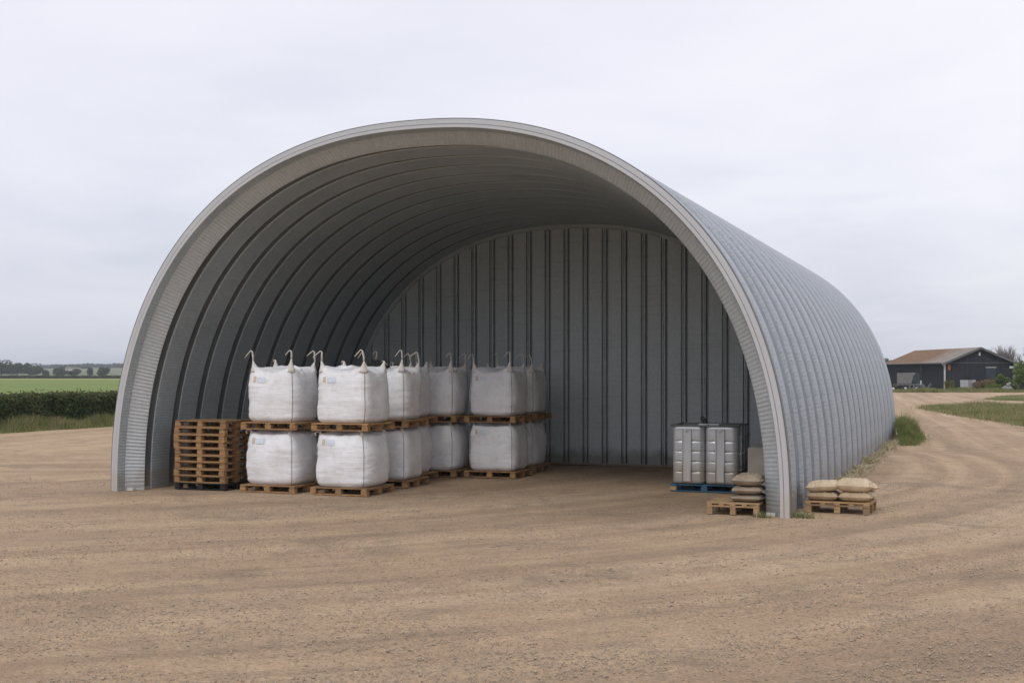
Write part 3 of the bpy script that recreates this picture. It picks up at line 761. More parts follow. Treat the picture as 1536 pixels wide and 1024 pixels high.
# front rim trim: outer flange lip, two face bands with a joint between, inner return
def rim(name, rings, mat): return loft_obj(name, rings, mat, 25)
rim('rim_trim', [rr(0.004, 0.10), rr(0.006, 0.0), rr(-0.004, -0.012), rr(-0.080, -0.012), rr(-0.083, 0.010), rr(-0.089, 0.010), rr(-0.092, -0.022), rr(-0.148, -0.022), rr(-0.154, -0.012)], 'steel_rim')
loft_obj('edge_lip', [rr(-0.02, 0.155), rr(0.022, 0.15), rr(0.024, 0.004), rr(0.016, -0.004), rr(0.008, 0.002)], 'steel_dark', 25)  # thin dark lip round the outer edge of the rim
rim('rim_return', [rr(-0.155, -0.010), rr(-0.185, 0.17)], 'steel_lining')
AF, BF = 6.30, 6.60              # inner end of the flare
def fl(k, t): return (A0 - 0.185 + (AF - A0 + 0.185) * k, B0 - 0.185 + (BF - B0 + 0.185) * k, 0, t)
loft_obj('front_flare', [fl(0, 0.175), fl(0.04, 0.19), fl(0.5, 0.31), fl(0.93, 0.42), fl(1.0, 0.45)], 'steel_flare', 30)
TW = 10.0                        # partition wall
def inn(t): k = (t - 0.45) / (TW - 0.45); return (AF + 0.05 * k, BF - 0.44 * k, -0.30 * k)
def ir(d, t): a, b, c = inn(t); return (a + d, b + d, c, t)
P = (TW - 0.45) / 11.0
pans = []
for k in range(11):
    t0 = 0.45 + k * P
    loft_obj('shaded_recess', [ir(0.002, t0 + 0.001), ir(0.15, t0 + 0.012), ir(0.155, t0 + 0.115), ir(0.125, t0 + 0.125), ir(0.125, t0 + 0.150), ir(0.155, t0 + 0.160), ir(0.14, t0 + 0.235), ir(0.045, t0 + 0.268)], 'steel_recess_shade', 28)  # recess strip between two pans, its shade put into the colour
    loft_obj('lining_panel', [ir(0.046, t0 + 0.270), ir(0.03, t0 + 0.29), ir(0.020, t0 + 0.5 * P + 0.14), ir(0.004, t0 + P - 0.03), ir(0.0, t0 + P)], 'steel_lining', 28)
# base rails on both sides, under the shell
for sgn in (-1, 1):
    mb = MB(); mb.box((sgn * (A0 - 0.24), LEN / 2 + 0.2, 0.012), (0.30, LEN - 0.6, 0.05))
    mb.build('base_rail', 'concrete', shed)
# ribbed partition wall
def wall_top(x, a, b, c):
    q = min(1.0, abs((x - c) / a)); return b * (1 - q ** NEXP) ** (1 / NEXP)
def ribbed_wall(name, ty, a, b, c, mat, face=-1, parent=shed, phase=0.0):
    me_v = []; me_f = []; uv = []
    per = 0.515; x = c - a - per + phase; prof = []
    while x < c + a + per:
        # flat pan, then a narrow standing rib with a groove on both sides
        for dx, dd in ((0.0, -0.012), (0.012, 0.0), (0.335, 0.0), (0.345, -0.012), (0.352, -0.012), (0.355, 0.09), (0.385, 0.09), (0.393, -0.045), (0.420, -0.05), (0.428, -0.015), (0.442, -0.015), (0.450, -0.05), (0.468, -0.045), (0.476, 0.09), (0.507, 0.09), (0.511, -0.012)):
            prof.append((x + dx, dd))
        x += per
    prof = [(px, dd) for px, dd in prof if c - a + 0.01 < px < c + a - 0.01]
    levels = 8
    for px, dd in prof:
        zt = wall_top(px, a, b, c)
        for l in range(levels + 1):
            me_v.append((px, ty + dd * (1 if face < 0 else -1), zt * l / levels + (0.05 if l == 0 else 0))); uv.append((px + 0.0, zt * l / levels))
    n = levels + 1
    for i in range(len(prof) - 1):
        for l in range(levels): me_f.append((i * n + l, (i + 1) * n + l, (i + 1) * n + l + 1, i * n + l + 1))
    mb = MB(); mb.add(me_v, me_f, uv); o = mb.build(name, mat, parent); return o
a_, b_, c_ = inn(TW)
ribbed_wall('end_wall', TW - 0.06, a_ + 0.02, b_ + 0.02, c_, 'steel_wall', phase=0.243)
loft_obj('wall_frame', [(a_ + 0.02, b_ + 0.02, c_, TW - 0.14), (a_ - 0.03, b_ - 0.03, c_, TW - 0.145), (a_ - 0.04, b_ - 0.04, c_, TW - 0.12), (a_ - 0.065, b_ - 0.065, c_, TW - 0.125), (a_ - 0.075, b_ - 0.075, c_, TW - 0.06)], 'steel_wall')
MB().box((c_, TW - 0.03, 0.03), (2 * a_ - 0.1, 0.10, 0.05)).build('sill', 'steel_dark', shed)
ribbed_wall('rear_wall', LEN - 0.15, A0 - 0.14, B0 - 0.14, 0, 'steel_wall', face=1)
# little foot plates of the front arch
for sgn in (-1, 1):
    MB().box((sgn * (A0 - 0.33), 0.20, 0.02), (0.14, 0.10, 0.05), jit=0.008).build('foot_bracket', 'white_block', shed)

# ------------------------------------------------------------------ pallets
def board(lx, ly, lz, jit=0.002):
    return MB().box((0, 0, 0), (lx, ly, lz), jit=jit)
pallet_cache = {}
def pallet_meshes(w, d, h, mat, nb):
    key = (w, d, h, mat, nb)
    if key in pallet_cache: return pallet_cache[key]
    tb = 0.022 if h < 0.17 else 0.026
    dk = MB(); gaps = d / nb
    low = h > 0.17
    for i in range(nb):
        wd = gaps * (0.84 if i % 2 else 0.9)
        dk.box((rnd.uniform(-.004, .004), -d / 2 + gaps * (i + 0.5), h - tb / 2), (w, wd, tb), jit=0.003)
    if low:
        for q in range(5):
            dk.box((-w / 2 + 0.05 + (w - 0.1) * q / 4, 0, h - tb - 0.0125), (0.085, d - 0.01, 0.024), jit=0.002)
    deck = dk.mesh('top_deck', mat)
    st = (board(w, 0.10, tb) if low else board(0.10, d, tb)).mesh('stringer_board', mat)
    blk = MB().box((0, 0, 0), (0.095, 0.095, h - 2 * tb - 0.0255) if low else (0.125, 0.11, h - 3 * tb - 0.002), jit=0.003).mesh('block', mat)
    bb = board(w, 0.10, tb).mesh('bottom_board', mat)
    pallet_cache[key] = (deck, st, blk, bb, tb); return pallet_cache[key]
def pallet(x, y, z, w, d, h, rz, label, mat='wood_pallet', nb=6, group=None, cat='pallet', name='pallet', blockmats=None, nbottom=3):
    """x, y in shed coordinates, rz relative to the shed"""
    X, Y = H(x, y); o = empty(name, (X, Y, z), ANG + rz, label, cat, group)
    deck, st, blk, bb, tb = pallet_meshes(w, d, h, mat, nb)
    put(deck, 'top_deck', o)
    for sx in (-1, 0, 1):
        put(st, 'stringer_board', o, (0, sx * (d / 2 - 0.052), h - 1.5 * tb - 0.025) if h > 0.17 else (sx * (w / 2 - 0.065), 0, h - 1.5 * tb))
        for sy in (-1, 0, 1):
            bz = (h - 2 * tb + tb) / 2 if h < 0.17 else (h - 2 * tb - 0.0255) / 2
            b = put(blk, 'block', o, (sx * (w / 2 - (0.0655 if h < 0.17 else 0.05)), sy * (d / 2 - 0.058), bz))
            if blockmats and (sx, sy) in blockmats:
                b.data = blk.copy(); b.data.materials.clear(); b.data.materials.append(M[blockmats[(sx, sy)]])
    for sy in ((-1, 0, 1) if nbottom == 3 else ()):
        put(bb, 'bottom_board', o, (0, sy * (d / 2 - 0.058), tb / 2 + 0.0005))
    return o

# ------------------------------------------------------------------ bulk bags
def bag_mesh(seed, hh, upper):
    na, nz = 112, 60; g = random.Random(seed); V = []; Fc = []
    off = seed * 13.7
    def radius(a, ex, w):
        c, s = abs(math.cos(a)), abs(math.sin(a)); return w / ((c ** ex + s ** ex) ** (1 / ex))
    body = []
    sh = 0.085 if upper else 0.11
    NS = 46
    for k in range(NS + 1):
        t = k / NS; z = t * (hh - sh)
        w = 0.512 + (0.060 if upper else 0.072) * math.sin(math.pi * min(1, t * 0.92 + 0.06)) ** 0.8 - 0.018 * max(0, t - 0.85) / 0.15
        if t < 0.10: w -= 0.055 * ((0.10 - t) / 0.10) ** 1.8
        ex = 6.2 - 1.9 * math.sin(math.pi * t)
        body.append((w, ex, z))
    for k in range(1, 13):                                   # shoulder and tucked top
        t = k / 12; w0 = body[NS][0]; ang = t * math.pi / 2
        body.append((w0 * (1 - t ** 1.7) if k < 12 else 0.0001, 6.2 - 3.0 * t, hh - sh + (sh - 0.012) * math.sin(ang) ** 0.8 + (0.035 if upper else 0.0) * t))
    for k, (w, ex, z) in enumerate(body):
        for j in range(na):
            a = 2 * math.pi * j / na; r = radius(a, ex, w)
            corner = max(0.0, abs(math.sin(2 * a))) ** 7
            x, y = r * math.cos(a), r * math.sin(a)
            # horizontal creases, strongest near the corner seams
            n = mnoise.noise(Vector((x * 2.2 + off, y * 2.2, z * 13))) * 0.006 * (0.4 + corner * 1.6)
            n += mnoise.noise(Vector((x * 2.6 + off, y * 2.6, z * 2.6))) * 0.030
            n += mnoise.noise(Vector((x * 7 + off, y * 7, z * 26))) * 0.0035
            n += 0.006 * (1 if (y < 0 and abs(y) > abs(x) and -0.26 < x < -0.03) else 0)
            if k > NS: n *= max(0, 1 - (k - NS) / 6)
            sc = 1 + n / max(0.05, r) if r > 0.05 else 1
            zz = z
            if k > NS * 0.8:                                 # fabric pulled up to the four lifting corners
                p = min(1.0, (k - NS * 0.8) / (NS * 0.2)); edge = 1 if k <= NS else (w / body[NS][0]) ** 1.4
                zz += (0.10 if upper else 0.03) * corner * p * edge
                fold = abs(math.sin(a * 6 + seed)) * 0.022 * p * edge * (1 - corner)
                zz -= fold
            if k > NS: zz += mnoise.noise(Vector((x * 5 + off, y * 5, 3))) * 0.03 * (1 if upper else .4)
            V.append((x * sc, y * sc, zz))
    m = len(body)
    for k in range(m - 1):
        for j in range(na): Fc.append((k * na + j, k * na + (j + 1) % na, (k + 1) * na + (j + 1) % na, (k + 1) * na + j))
    Fc.append(tuple(reversed(range(na))))
    mb = MB(); mb.add(V, Fc); me = mb.mesh('bag_body', 'bag_fabric', True)
    def corner_line(cx, cy, pull=1.0):
        a = math.atan2(cy, cx); j = int(round(a / (2 * math.pi) * na)) % na
        return [Vector(V[k * na + j]) for k in range(0, NS + 1)]
    return me, corner_line, V, na, NS
def bag_set(seed, hh, upper):
    me, cl, V, na, NS = bag_mesh(seed, hh, upper); g = random.Random(seed + 50)
    parts = [('bag_body', me)]
    for ci, (cx, cy) in enumerate(((1, -1), (-1, -1), (1, 1), (-1, 1))):
        line = cl(cx, cy)
        out = Vector((cx, cy, 0)).normalized() * 0.003
        mb = MB(); mb.tube([p + out for p in line[1::2]], 0.0055, 5); parts.append(('corner_seam', mb.mesh('corner_seam', 'seam_cord', True)))
        top = line[-1]; inw = Vector((-cx, -cy, 0)).normalized()
        # neck: gathered webbing rising out of the corner
        hN = (0.15 if upper else 0.085) * g.uniform(0.8, 1.2)
        nb = MB(); pts = []; rad = []
        for t in (0, 0.25, 0.5, 0.8, 1.0):
            pts.append(top + inw * (0.07 - 0.055 * t) + Vector((0, 0, -0.065 + (hN + 0.065) * t))); rad.append((0.095 if upper else 0.085) * (1 - t) ** 1.4 + 0.014)
        nb.tube(pts, rad, 10); nb_me = nb.mesh('corner_neck', 'neck_web', True); parts.append(('corner_neck', nb_me))
        tip = pts[-1]; lb = MB()
        if upper and (cy < 0 or (cx > 0 and seed % 2 == 0)):
            hs = g.uniform(0.15, 0.21); lean = g.uniform(-0.05, 0.03); reach = g.uniform(0.12, 0.19); dr = Vector((-1, g.uniform(-.5, .3), 0)).normalized()
            P = [tip + Vector((0, 0, -0.03)), tip + Vector((lean * 0.4, 0, hs * 0.5)), tip + Vector((lean, 0, hs))]
            tipz = Vector((lean, 0, hs)); fl_ = g.uniform(0.25, 0.75)
            P += [tip + tipz + Vector((0, 0, 0.018)) + dr * 0.012, tip + tipz + Vector((0, 0, 0.022)) + dr * 0.035, tip + tipz + dr * reach * 0.6 - Vector((0, 0, fl_ * reach * 0.5 - 0.012)), tip + tipz + dr * reach - Vector((0, 0, fl_ * reach))]
            lb.tube(P, 0.0100, 8)
            P2 = [p + Vector((0.006, 0.024, -0.01 * i * 0.3)) for i, p in enumerate(P)]
            lb.tube(P2[:5], 0.006, 6)
        else:
            dr = Vector((cx * 0.6, cy, 0)).normalized()
            P = [tip - Vector((0, 0, 0.03)), tip + Vector((-0.035, 0, 0.0)) , tip + dr * 0.06 + Vector((-0.05, 0, -0.03)), tip + dr * 0.075 + Vector((-0.01, 0, -0.075))]
            lb.tube(P, 0.011, 7)
        parts.append(('lifting_loop', lb.mesh('lifting_loop', 'loop_web', True)))
    # label pouch on the front face, following the bulge
    def face_y(x, z):
        best = None
        k = max(0, min(NS, int(round(z / (hh - 0.07) * NS))))
        row = V[k * na:(k + 1) * na]; row = [p for p in row if p[1] < 0]
        p = min(row, key=lambda p: abs(p[0] - x)); return p[1]
    def patch(name, x0, x1, z0, z1, mat, th=0.004):
        mb = MB(); vs = []; nx_, nz_ = 6, 4
        for i in range(nx_ + 1):
            for j in range(nz_ + 1):
                x = x0 + (x1 - x0) * i / nx_; z = z0 + (z1 - z0) * j / nz_; vs.append((x, face_y(x, z) - th, z))
        fs = [(i * (nz_ + 1) + j, (i + 1) * (nz_ + 1) + j, (i + 1) * (nz_ + 1) + j + 1, i * (nz_ + 1) + j + 1) for i in range(nx_) for j in range(nz_)]
        mb.add(vs, fs); return (name, mb.mesh(name, mat, True))
    parts.append(patch('label_pouch', -0.26, -0.08, hh - 0.27, hh - 0.16, 'pouch', 0.007))
    parts.append(patch('tan_tag', -0.35, -0.29, hh - 0.26, hh - 0.15, 'tan_stain', 0.006))
    if upper:                                                # loose top flap folded over the closed mouth
        fb = MB()
        for q in range(3):
            a0 = g.uniform(0, 6.28); r_ = 0.3; pts = []
            fb.tube([(math.cos(a0) * 0.4, math.sin(a0) * 0.4, hh - 0.012), (math.cos(a0 + .5) * 0.22, math.sin(a0 + .5) * 0.22, hh + 0.035), (math.cos(a0 + 1.4) * 0.15, math.sin(a0 + 1.4) * 0.15, hh + 0.02)], [0.03, 0.045, 0.03], 8)
        parts.append(('top_flap', fb.mesh('top_flap', 'bag_fabric', True)))
    return parts
BH = 1.085
lowers = [bag_set(s, BH, False) for s in (1, 2, 3)]
uppers = [bag_set(s, BH - 0.03, True) for s in (4, 5, 6, 7)]
def bag(x, y, z, parts, rz, label, group, sc=1.0):
    X, Y = H(x, y); o = empty('bulk_bag', (X, Y, z), ANG + rz, label, 'bulk bag', group)
    o.scale = (sc, sc, 1)
    for nm, me in parts: put(me, nm, o)
    return o
S0 = -6.758                                              # s measured from the left foot
PH = 0.148
stacks = [  # s, t, rz, where, scale, mesh variants, pallet width
    (3.21, 1.26, 0.0, 'beside the tall pile of empty pallets', 1.03, 0, 0),
    (4.80, 1.27, -0.01, 'in the nearest corner stack', 1.055, 1, 1),
    (4.76, 3.10, 0.03, 'directly behind the nearest corner stack', 0.99, 2, 2),
    (4.33, 4.50, -0.02, 'mostly hidden third in the left row', 0.98, 0, 3),
    (4.68, 5.83, 0.02, 'fourth in the left row, beside the broad rear stack', 1.0, 1, 0),
    (6.06, 6.03, 0.0, 'in the broad rear stack with a clear front face', 1.02, 2, 2),
    (5.94, 7.72, 0.02, 'hidden behind the rear stack nearest the end wall', 1.0, 0, 3)]
for i, (s, t, rz, where, sc, lv, uv_) in enumerate(stacks):
    x = s + S0; j = rnd.uniform(-0.02, 0.02)
    tone = ['bright white', 'brightest white', 'off white', 'off white', 'greyish white', 'greyish white', 'shaded grey'][i]
    pallet(x, t, 0.0, 1.25, 1.2, PH, rz, 'ground pallet under the lower bag ' + where, 'wood_pallet', 6, 'wooden pallets under the bulk bags')
    bag(x, t, PH + 0.001, lowers[lv], rz, f'{tone} lower bulk bag {where}', 'white bulk bags stacked two high', sc)
    pallet(x + j, t + 0.01, PH + BH + 0.012, 1.24, 1.2, PH, rz + 0.01, 'pallet between the two bags ' + where, 'wood_pallet', 6, 'wooden pallets under the bulk bags')
    bag(x + j, t + 0.01, 2 * PH + BH + 0.0135, uppers[uv_], rz + 0.01, f'{tone} upper bulk bag {where}', 'white bulk bags stacked two high', sc)
# pile of ten empty pallets
ordn = ['bottom', 'second', 'third', 'fourth', 'fifth', 'sixth', 'seventh', 'eighth', 'ninth', 'top']
for k in range(10):
    lb = ('black pallet at the very bottom of the pile of empty pallets' if k == 0 else
          'topmost empty wooden pallet of the tall pile' if k == 9 else f'empty wooden pallet, {ordn[k]} from the bottom of the tall pile')
    pallet(1.62 + S0 + rnd.uniform(-.02, .02), 1.18 + rnd.uniform(-.02, .02), 0.1405 * k, 1.21, 1.0, 0.140, rnd.uniform(-.012, .012), lb,
           'wood_dark' if k == 0 else 'wood_pallet', 6 if k % 2 else 5, 'pile of empty pallets by the left wall')
# dark crumpled sheeting lying on the bags behind the front row
def crumple(name, x, y, z, r, label, seed, mat='debris'):
    X, Y = H(x, y); mb = MB(); g = random.Random(seed); n = 14; vs = []; fs = []
    for i in range(n + 1):
        for j in range(n + 1):
            u, v = i / n * 2 - 1, j / n * 2 - 1
            h = max(0, 1 - (u * u + v * v) * 0.6)
            vs.append((u * r + 0.05 * mnoise.noise(Vector((u * 3, v * 3, seed))), v * r * 0.8, max(0.0, h * r * 0.75 * (0.7 + mnoise.noise(Vector((u * 4, v * 4, seed + 3)))))))
    for i in range(n):
        for j in range(n):
            a = i * (n + 1) + j; fs.append((a, a + n + 1, a + n + 2, a + 1))
    mb.add(vs, fs); o = mb.build(name, mat, None, False, (X, Y, z), ANG); tag(o, label, 'plastic sheet'); 
    s = o.modifiers.new('solid', 'SOLIDIFY'); s.thickness = 0.01
    return o
ZT = 2 * PH + 2 * BH - 0.03
crumple('plastic_sheet', 4.50 + S0, 2.98, ZT + 0.02, 0.24, 'crumpled black plastic lying on the bag behind the nearest stack', 3)
crumple('plastic_sheet', 4.25 + S0, 4.45, ZT + 0.02, 0.16, 'smaller crumpled black plastic on the mostly hidden bag', 8)

# ------------------------------------------------------------------ sacks
def sack_mesh(seed, L, W, T, mat):
    nu, nv = 48, 30; V = []; Fc = []; off = seed * 7.3
    for side in (1, -1):
        for i in range(nu + 1):
            for j in range(nv + 1):
                u, v = i / nu * 2 - 1, j / nv * 2 - 1
                th = ((1 - abs(u) ** 4.5) ** 0.5) * ((1 - abs(v) ** 4.0) ** 0.55)
                x = u * L / 2 * (1 - 0.05 * (1 - abs(v)) * abs(u) ** 4) * (1 + 0.02 * mnoise.noise(Vector((v * 3, off, side))))
                y = v * W / 2 * (1 - 0.06 * abs(u) ** 3)
                z = side * T / 2 * th
                cr = mnoise.noise(Vector((u * 2.0 + off, v * 7, side * 2))) * 0.030 * abs(u) ** 1.2 + mnoise.noise(Vector((u * 3 + off, v * 3, side))) * 0.014
                cr += abs(mnoise.noise(Vector((u * 6 + v * 5 + off, v * 2 - u * 3, 4)))) * -0.034
                cr += 0.020 * abs(u) ** 1.3 * mnoise.noise(Vector((u * 1.1 + off, v * 11, side))) + 0.010 * mnoise.noise(Vector((u * 8 + off, v * 6, side)))
                if side > 0: z += cr * (th ** 0.5)
                else: z = max(z, -T / 2 * 0.93)
                z = max(z, -T / 2)
                V.append((x, y, z + T / 2))
    n1 = (nu + 1) * (nv + 1)
    for sd in (0, 1):
        for i in range(nu):
            for j in range(nv):
                a = sd * n1 + i * (nv + 1) + j; q = (a, a + nv + 1, a + nv + 2, a + 1)
                Fc.append(q if sd == 0 else tuple(reversed(q)))
    mb = MB(); mb.add(V, Fc); body = mb.mesh('cement_sack', mat, True)
    # sewn ends: a thin ruffled strip at both short ends
    ends = []
    for sg in (-1, 1):
        e = MB(); vs = []; fs = []; m = 22
        for j in range(m + 1):
            v = j / m * 2 - 1
            zz = T / 2 + 0.009 * math.sin(j * 1.9 + seed)
            for k, dx in enumerate((-0.012, 0.028)):
                vs.append((sg * (L / 2 * 0.955 + dx), v * W / 2 * 0.86, zz - 0.012 * k)); vs.append((sg * (L / 2 * 0.955 + dx), v * W / 2 * 0.86, zz - 0.012 * k + 0.005))
        for j in range(m):
            a = j * 4; b = a + 4
            fs += [(a, a + 2, b + 2, b), (a + 1, b + 1, b + 3, a + 3), (a + 2, a + 3, b + 3, b + 2), (a, b, b + 1, a + 1)]
        e.add(vs, fs); ends.append(e.mesh('sewn_end', mat, True))
    return body, ends
def sack(seed, X, Y, z, L, W, T, rz, mat, label, group, tilt=(0, 0)):
    body, ends = sack_mesh(seed, L, W, T, mat)
    o = put(body, 'sack', None, (X, Y, z), (tilt[0], tilt[1], rz)); tag(o, label, 'sack', group)
    for e in ends: put(e, 'sewn_end', o)
    return o
# pallet with three sacks inside the right foot
px, py = 12.57 + S0, 0.70
pallet(px, py, 0.0, 0.88, 1.28, 0.205, 0.0, 'bare topped wooden pallet carrying three sacks at the foot of the right arch', 'wood_fresh', 7, 'low pallets carrying sacks', nbottom=0)
zz = 0.206
for k, (w, T) in enumerate(((0.50, 0.135), (0.49, 0.145), (0.47, 0.20))):
    X, Y = H(12.77 + S0 + (0.01 if k == 2 else 0), 0.48)
    sack(20 + k, X, Y, zz, w, 0.74, T, ANG + (0.0, 0.03, -0.02)[k], 'sack_shade', ['bottom sack of the pile of three inside the arch foot', 'middle sack of the pile of three inside the arch foot', 'plump top sack of the pile of three inside the arch foot'][k], 'sacks on the inside pallet')
    zz += T * 0.94
# pallet with sacks outside
C = Vector((5.98, 20.99, 0)); rot = R(-24); ex = Vector((math.cos(rot), math.sin(rot), 0)); ey = Vector((-math.sin(rot), math.cos(rot), 0))
PW, PD, PHT = 1.06, 0.92, 0.195
ctr = C - ex * PW / 2 + ey * PD / 2
rel = np.array([ctr.x, ctr.y]) - ORG; lx, ly = float(rel @ E1), float(rel @ N1)
pallet(lx, ly, 0.0, PW, PD, PHT, rot - ANG, 'wooden pallet with pale sacks standing outside against the curved wall', 'wood_fresh', 6, 'low pallets carrying sacks', nbottom=0)
spec = [(-0.262, -0.20, 0, 0.52, 0.44, 0.155, 'sack', 'lower left sack on the outdoor pallet', 0.0, (0, 0)),
        (0.272, -0.20, 0, 0.53, 0.44, 0.165, 'sack', 'lower front right sack on the outdoor pallet', 0.0, (0, 0)),
        (0.285, 0.245, 0, 0.52, 0.42, 0.16, 'sack_pale', 'lower back right sack on the outdoor pallet', 0.05, (0, 0)),
        (-0.262, 0.245, 0, 0.52, 0.42, 0.15, 'sack', 'lower back left sack against the curved wall', 0.0, (0, 0)),
        (-0.27, -0.18, 0.148, 0.55, 0.46, 0.185, 'sack_pale', 'creased upper left sack with whitish top on the outdoor pallet', 0.06, (0, R(-5))),
        (0.245, -0.17, 0.158, 0.57, 0.46, 0.225, 'sack_pale', 'fattest upper right sack on the outdoor pallet', -0.03, (0, R(1))),
        (0.32, 0.26, 0.153, 0.48, 0.40, 0.14, 'sack_pale', 'small crumpled sack at the back right corner of the outdoor pallet', 0.2, (0, R(4)))]
for i, (dx, dy, dz, L, W, T, mt, lb, r_, tl) in enumerate(spec):
    p = ctr + ex * dx + ey * dy
    sack(40 + i, p.x, p.y, PHT + 0.001 + dz, L, W, T, rot + r_, mt, lb, 'sacks on the outdoor pallet', tl)

# ------------------------------------------------------------------ steel tank on a blue pallet
tx, ty = (10.62 + 11.98) / 2 + S0, 3.82 + 0.57
TWD, TDP, THT = 1.34, 1.10, 1.17
pallet(tx, ty, 0.0, 1.38, 1.16, 0.148, 0.0, 'blue painted pallet with one white corner block under the steel tank', 'blue_paint', 6, None, blockmats={(-1, -1): 'wood_fresh', (1, -1): 'white_block'})
X, Y = H(tx, ty); tank = empty('steel_tank', (X, Y, 0.149), ANG, 'ribbed silver twin chamber tank on the blue pallet by the end wall', 'tank')
def lobe(cx, w, d, h):
    mb = MB(); na, nzv = 64, 90; vs = []; fs = []; uv = []
    for k in range(nzv + 1):
        t = k / nzv; z = 0.02 + t * (h - 0.02)
        groove = 0.0
        for gz in (0.20, 0.38, 0.56, 0.74):
            dz = (t - gz) / 0.009; groove += math.exp(-dz * dz) * 0.026
        bul = 0.006 * math.sin(math.pi * (((t - 0.02) / 0.18) % 1.0)) 
        edge = 0.02 * max(0, 1 - t / 0.03) + 0.02 * max(0, (t - 0.97) / 0.03)
        for j in range(na):
            a = 2 * math.pi * j / na; c, s = math.cos(a), math.sin(a); exn = 8.0
            r = 1 / ((abs(c) ** exn + abs(s) ** exn) ** (1 / exn))
            k2 = 1 - edge
            # grooves do not reach the vertical corners
            cornr = abs(math.sin(2 * a)) ** 3
            gg = (groove - bul * 0.5) * (1 - 0.85 * cornr)
            vs.append((cx + r * c * (w / 2 * k2 - gg), r * s * (d / 2 * k2 - gg), z)); uv.append((a, z))
    for k in range(nzv):
        for j in range(na): fs.append((k * na + j, k * na + (j + 1) % na, (k + 1) * na + (j + 1) % na, (k + 1) * na + j))
    fs.append(tuple(reversed(range(na)))); fs.append(tuple(nzv * na + j for j in range(na)))
    mb.add(vs, fs, uv); return mb.build('chamber', 'steel_tank', tank, True, auto=50)
for sg in (-1, 1):
    lobe(sg * TWD / 4, TWD / 2 - 0.001, TDP, THT - 0.02)
    # vertical channel strap on the front
    sx = sg * TWD / 4 - 0.02
    mb = MB(); mb.box((sx, -TDP / 2 - 0.012, THT * 0.49), (0.155, 0.012, THT * 0.88))
    st = mb.build('strap', 'steel_rim', tank)
    for q in (-1, 1): MB().box((sx + q * 0.085, -TDP / 2 - 0.022, THT * 0.49), (0.018, 0.05, THT * 0.9)).build('rail', 'steel_wall', st)
    MB().box((sx + 0.0, -TDP / 2 - 0.028, THT * 0.925), (0.09, 0.02, 0.05)).tube([(sx, -TDP / 2 - 0.02, THT * 0.925), (sx, -TDP / 2 - 0.06, THT * 0.925)], 0.02, 10).build('clamp', 'steel_rim', st)
# top frame
mb = MB(); zt = THT + 0.0
for (a, b) in (((-1, -1), (1, -1)), ((1, -1), (1, 1)), ((1, 1), (-1, 1)), ((-1, 1), (-1, -1))):
    mb.tube([(a[0] * (TWD / 2 + .005), a[1] * (TDP / 2 + .005), zt), (b[0] * (TWD / 2 + .005), b[1] * (TDP / 2 + .005), zt)], 0.017, 8)
mb.tube([(0, -TDP / 2, zt), (0, TDP / 2, zt)], 0.014, 8)
mb.build('top_frame', 'steel_dark', tank, True)
for q, (ax, ay) in enumerate(((1, -0.6), (1, 0.0), (1, 0.6))):
    MB().tube([(TWD / 2 + 0.022, ay * TDP / 2, 0.02), (TWD / 2 + 0.022, ay * TDP / 2, THT)], 0.013, 8).build('side_rail', 'steel_wall', tank, True)
mb = MB()
for zb in (0.3, 0.62, 0.95): mb.tube([(TWD / 2 + 0.04, -TDP / 2, zb), (TWD / 2 + 0.04, TDP / 2, zb)], 0.011, 8)
mb.build('side_bars', 'steel_wall', tank, True)
MB().box((0, 0.0, THT + 0.006), (0.42, 0.26, 0.03)).build('valve_plate', 'steel_rim', tank, bevel=0.006)
mb = MB(); vx = -0.09
mb.tube([(vx, 0, THT + 0.02), (vx, 0, THT + 0.05), (vx - 0.02, 0, THT + 0.09), (vx - 0.05, 0, THT + 0.13), (vx - 0.10, 0, THT + 0.12)], [0.05, 0.045, 0.04, 0.045, 0.03], 12)
mb.build('filler_cap', 'black_plastic', tank, True)
# concrete block behind the sacks
X, Y = H((12.28 + 12.98) / 2 + S0, 3.7)
o = MB().box((0, 0, 0.47), (0.72, 0.9, 0.94), jit=0.006).build('concrete_block', 'concrete', None, False, (X, Y, 0), ANG, bevel=0.015)
tag(o, 'plain beige concrete block between the steel tank and the right wall', 'concrete block')

# ------------------------------------------------------------------ barn and what stands round it
BY, BX0, BX1 = 161.0, 55.58, 64.5; BL = 25.5; EH, AH = 3.55, 5.45
def boards_mat():
    m, nt = new_mat('barn_boards')
    ob = coords(nt, 'Object', (1, 1, 0.12)); n1 = noise(nt, ob, 3.5, 4, 0.6)
    col = ramp(nt, n1, [(0.3, (0.018, 0.021, 0.026)), (0.7, (0.042, 0.047, 0.055))])
    finish(nt, col, 0.85, 0, (), 0.25); M['barn_boards'] = m
    m, nt = new_mat('barn_roof')
    ob = coords(nt, 'Object'); sp = nt.nodes.new('ShaderNodeSeparateXYZ'); nt.links.new(ob, sp.inputs[0])
    n1 = noise(nt, coords(nt, 'Object', (1, 0.35, 1)), 0.8, 5, 0.65); f = mth(nt, 'ADD', mth(nt, 'MULTIPLY', sp.outputs[1], 0.05), mth(nt, 'MULTIPLY', mth(nt, 'SUBTRACT', n1, 0.5), 0.7))
    rust = ramp(nt, noise(nt, ob, 1.5, 5, 0.7), [(0.3, (0.15, 0.09, 0.055)), (0.7, (0.25, 0.16, 0.10))])
    grey = ramp(nt, noise(nt, ob, 1.1, 5, 0.7), [(0.3, (0.20, 0.165, 0.14)), (0.7, (0.32, 0.285, 0.255))])
    col = mix(nt, ramp(nt, f, [(0.28, 0.0), (0.5, 1.0)]), grey, rust)
    finish(nt, col, 0.85, 0, (), 0.2); M['barn_roof'] = m
boards_mat()
bw = BX1 - BX0
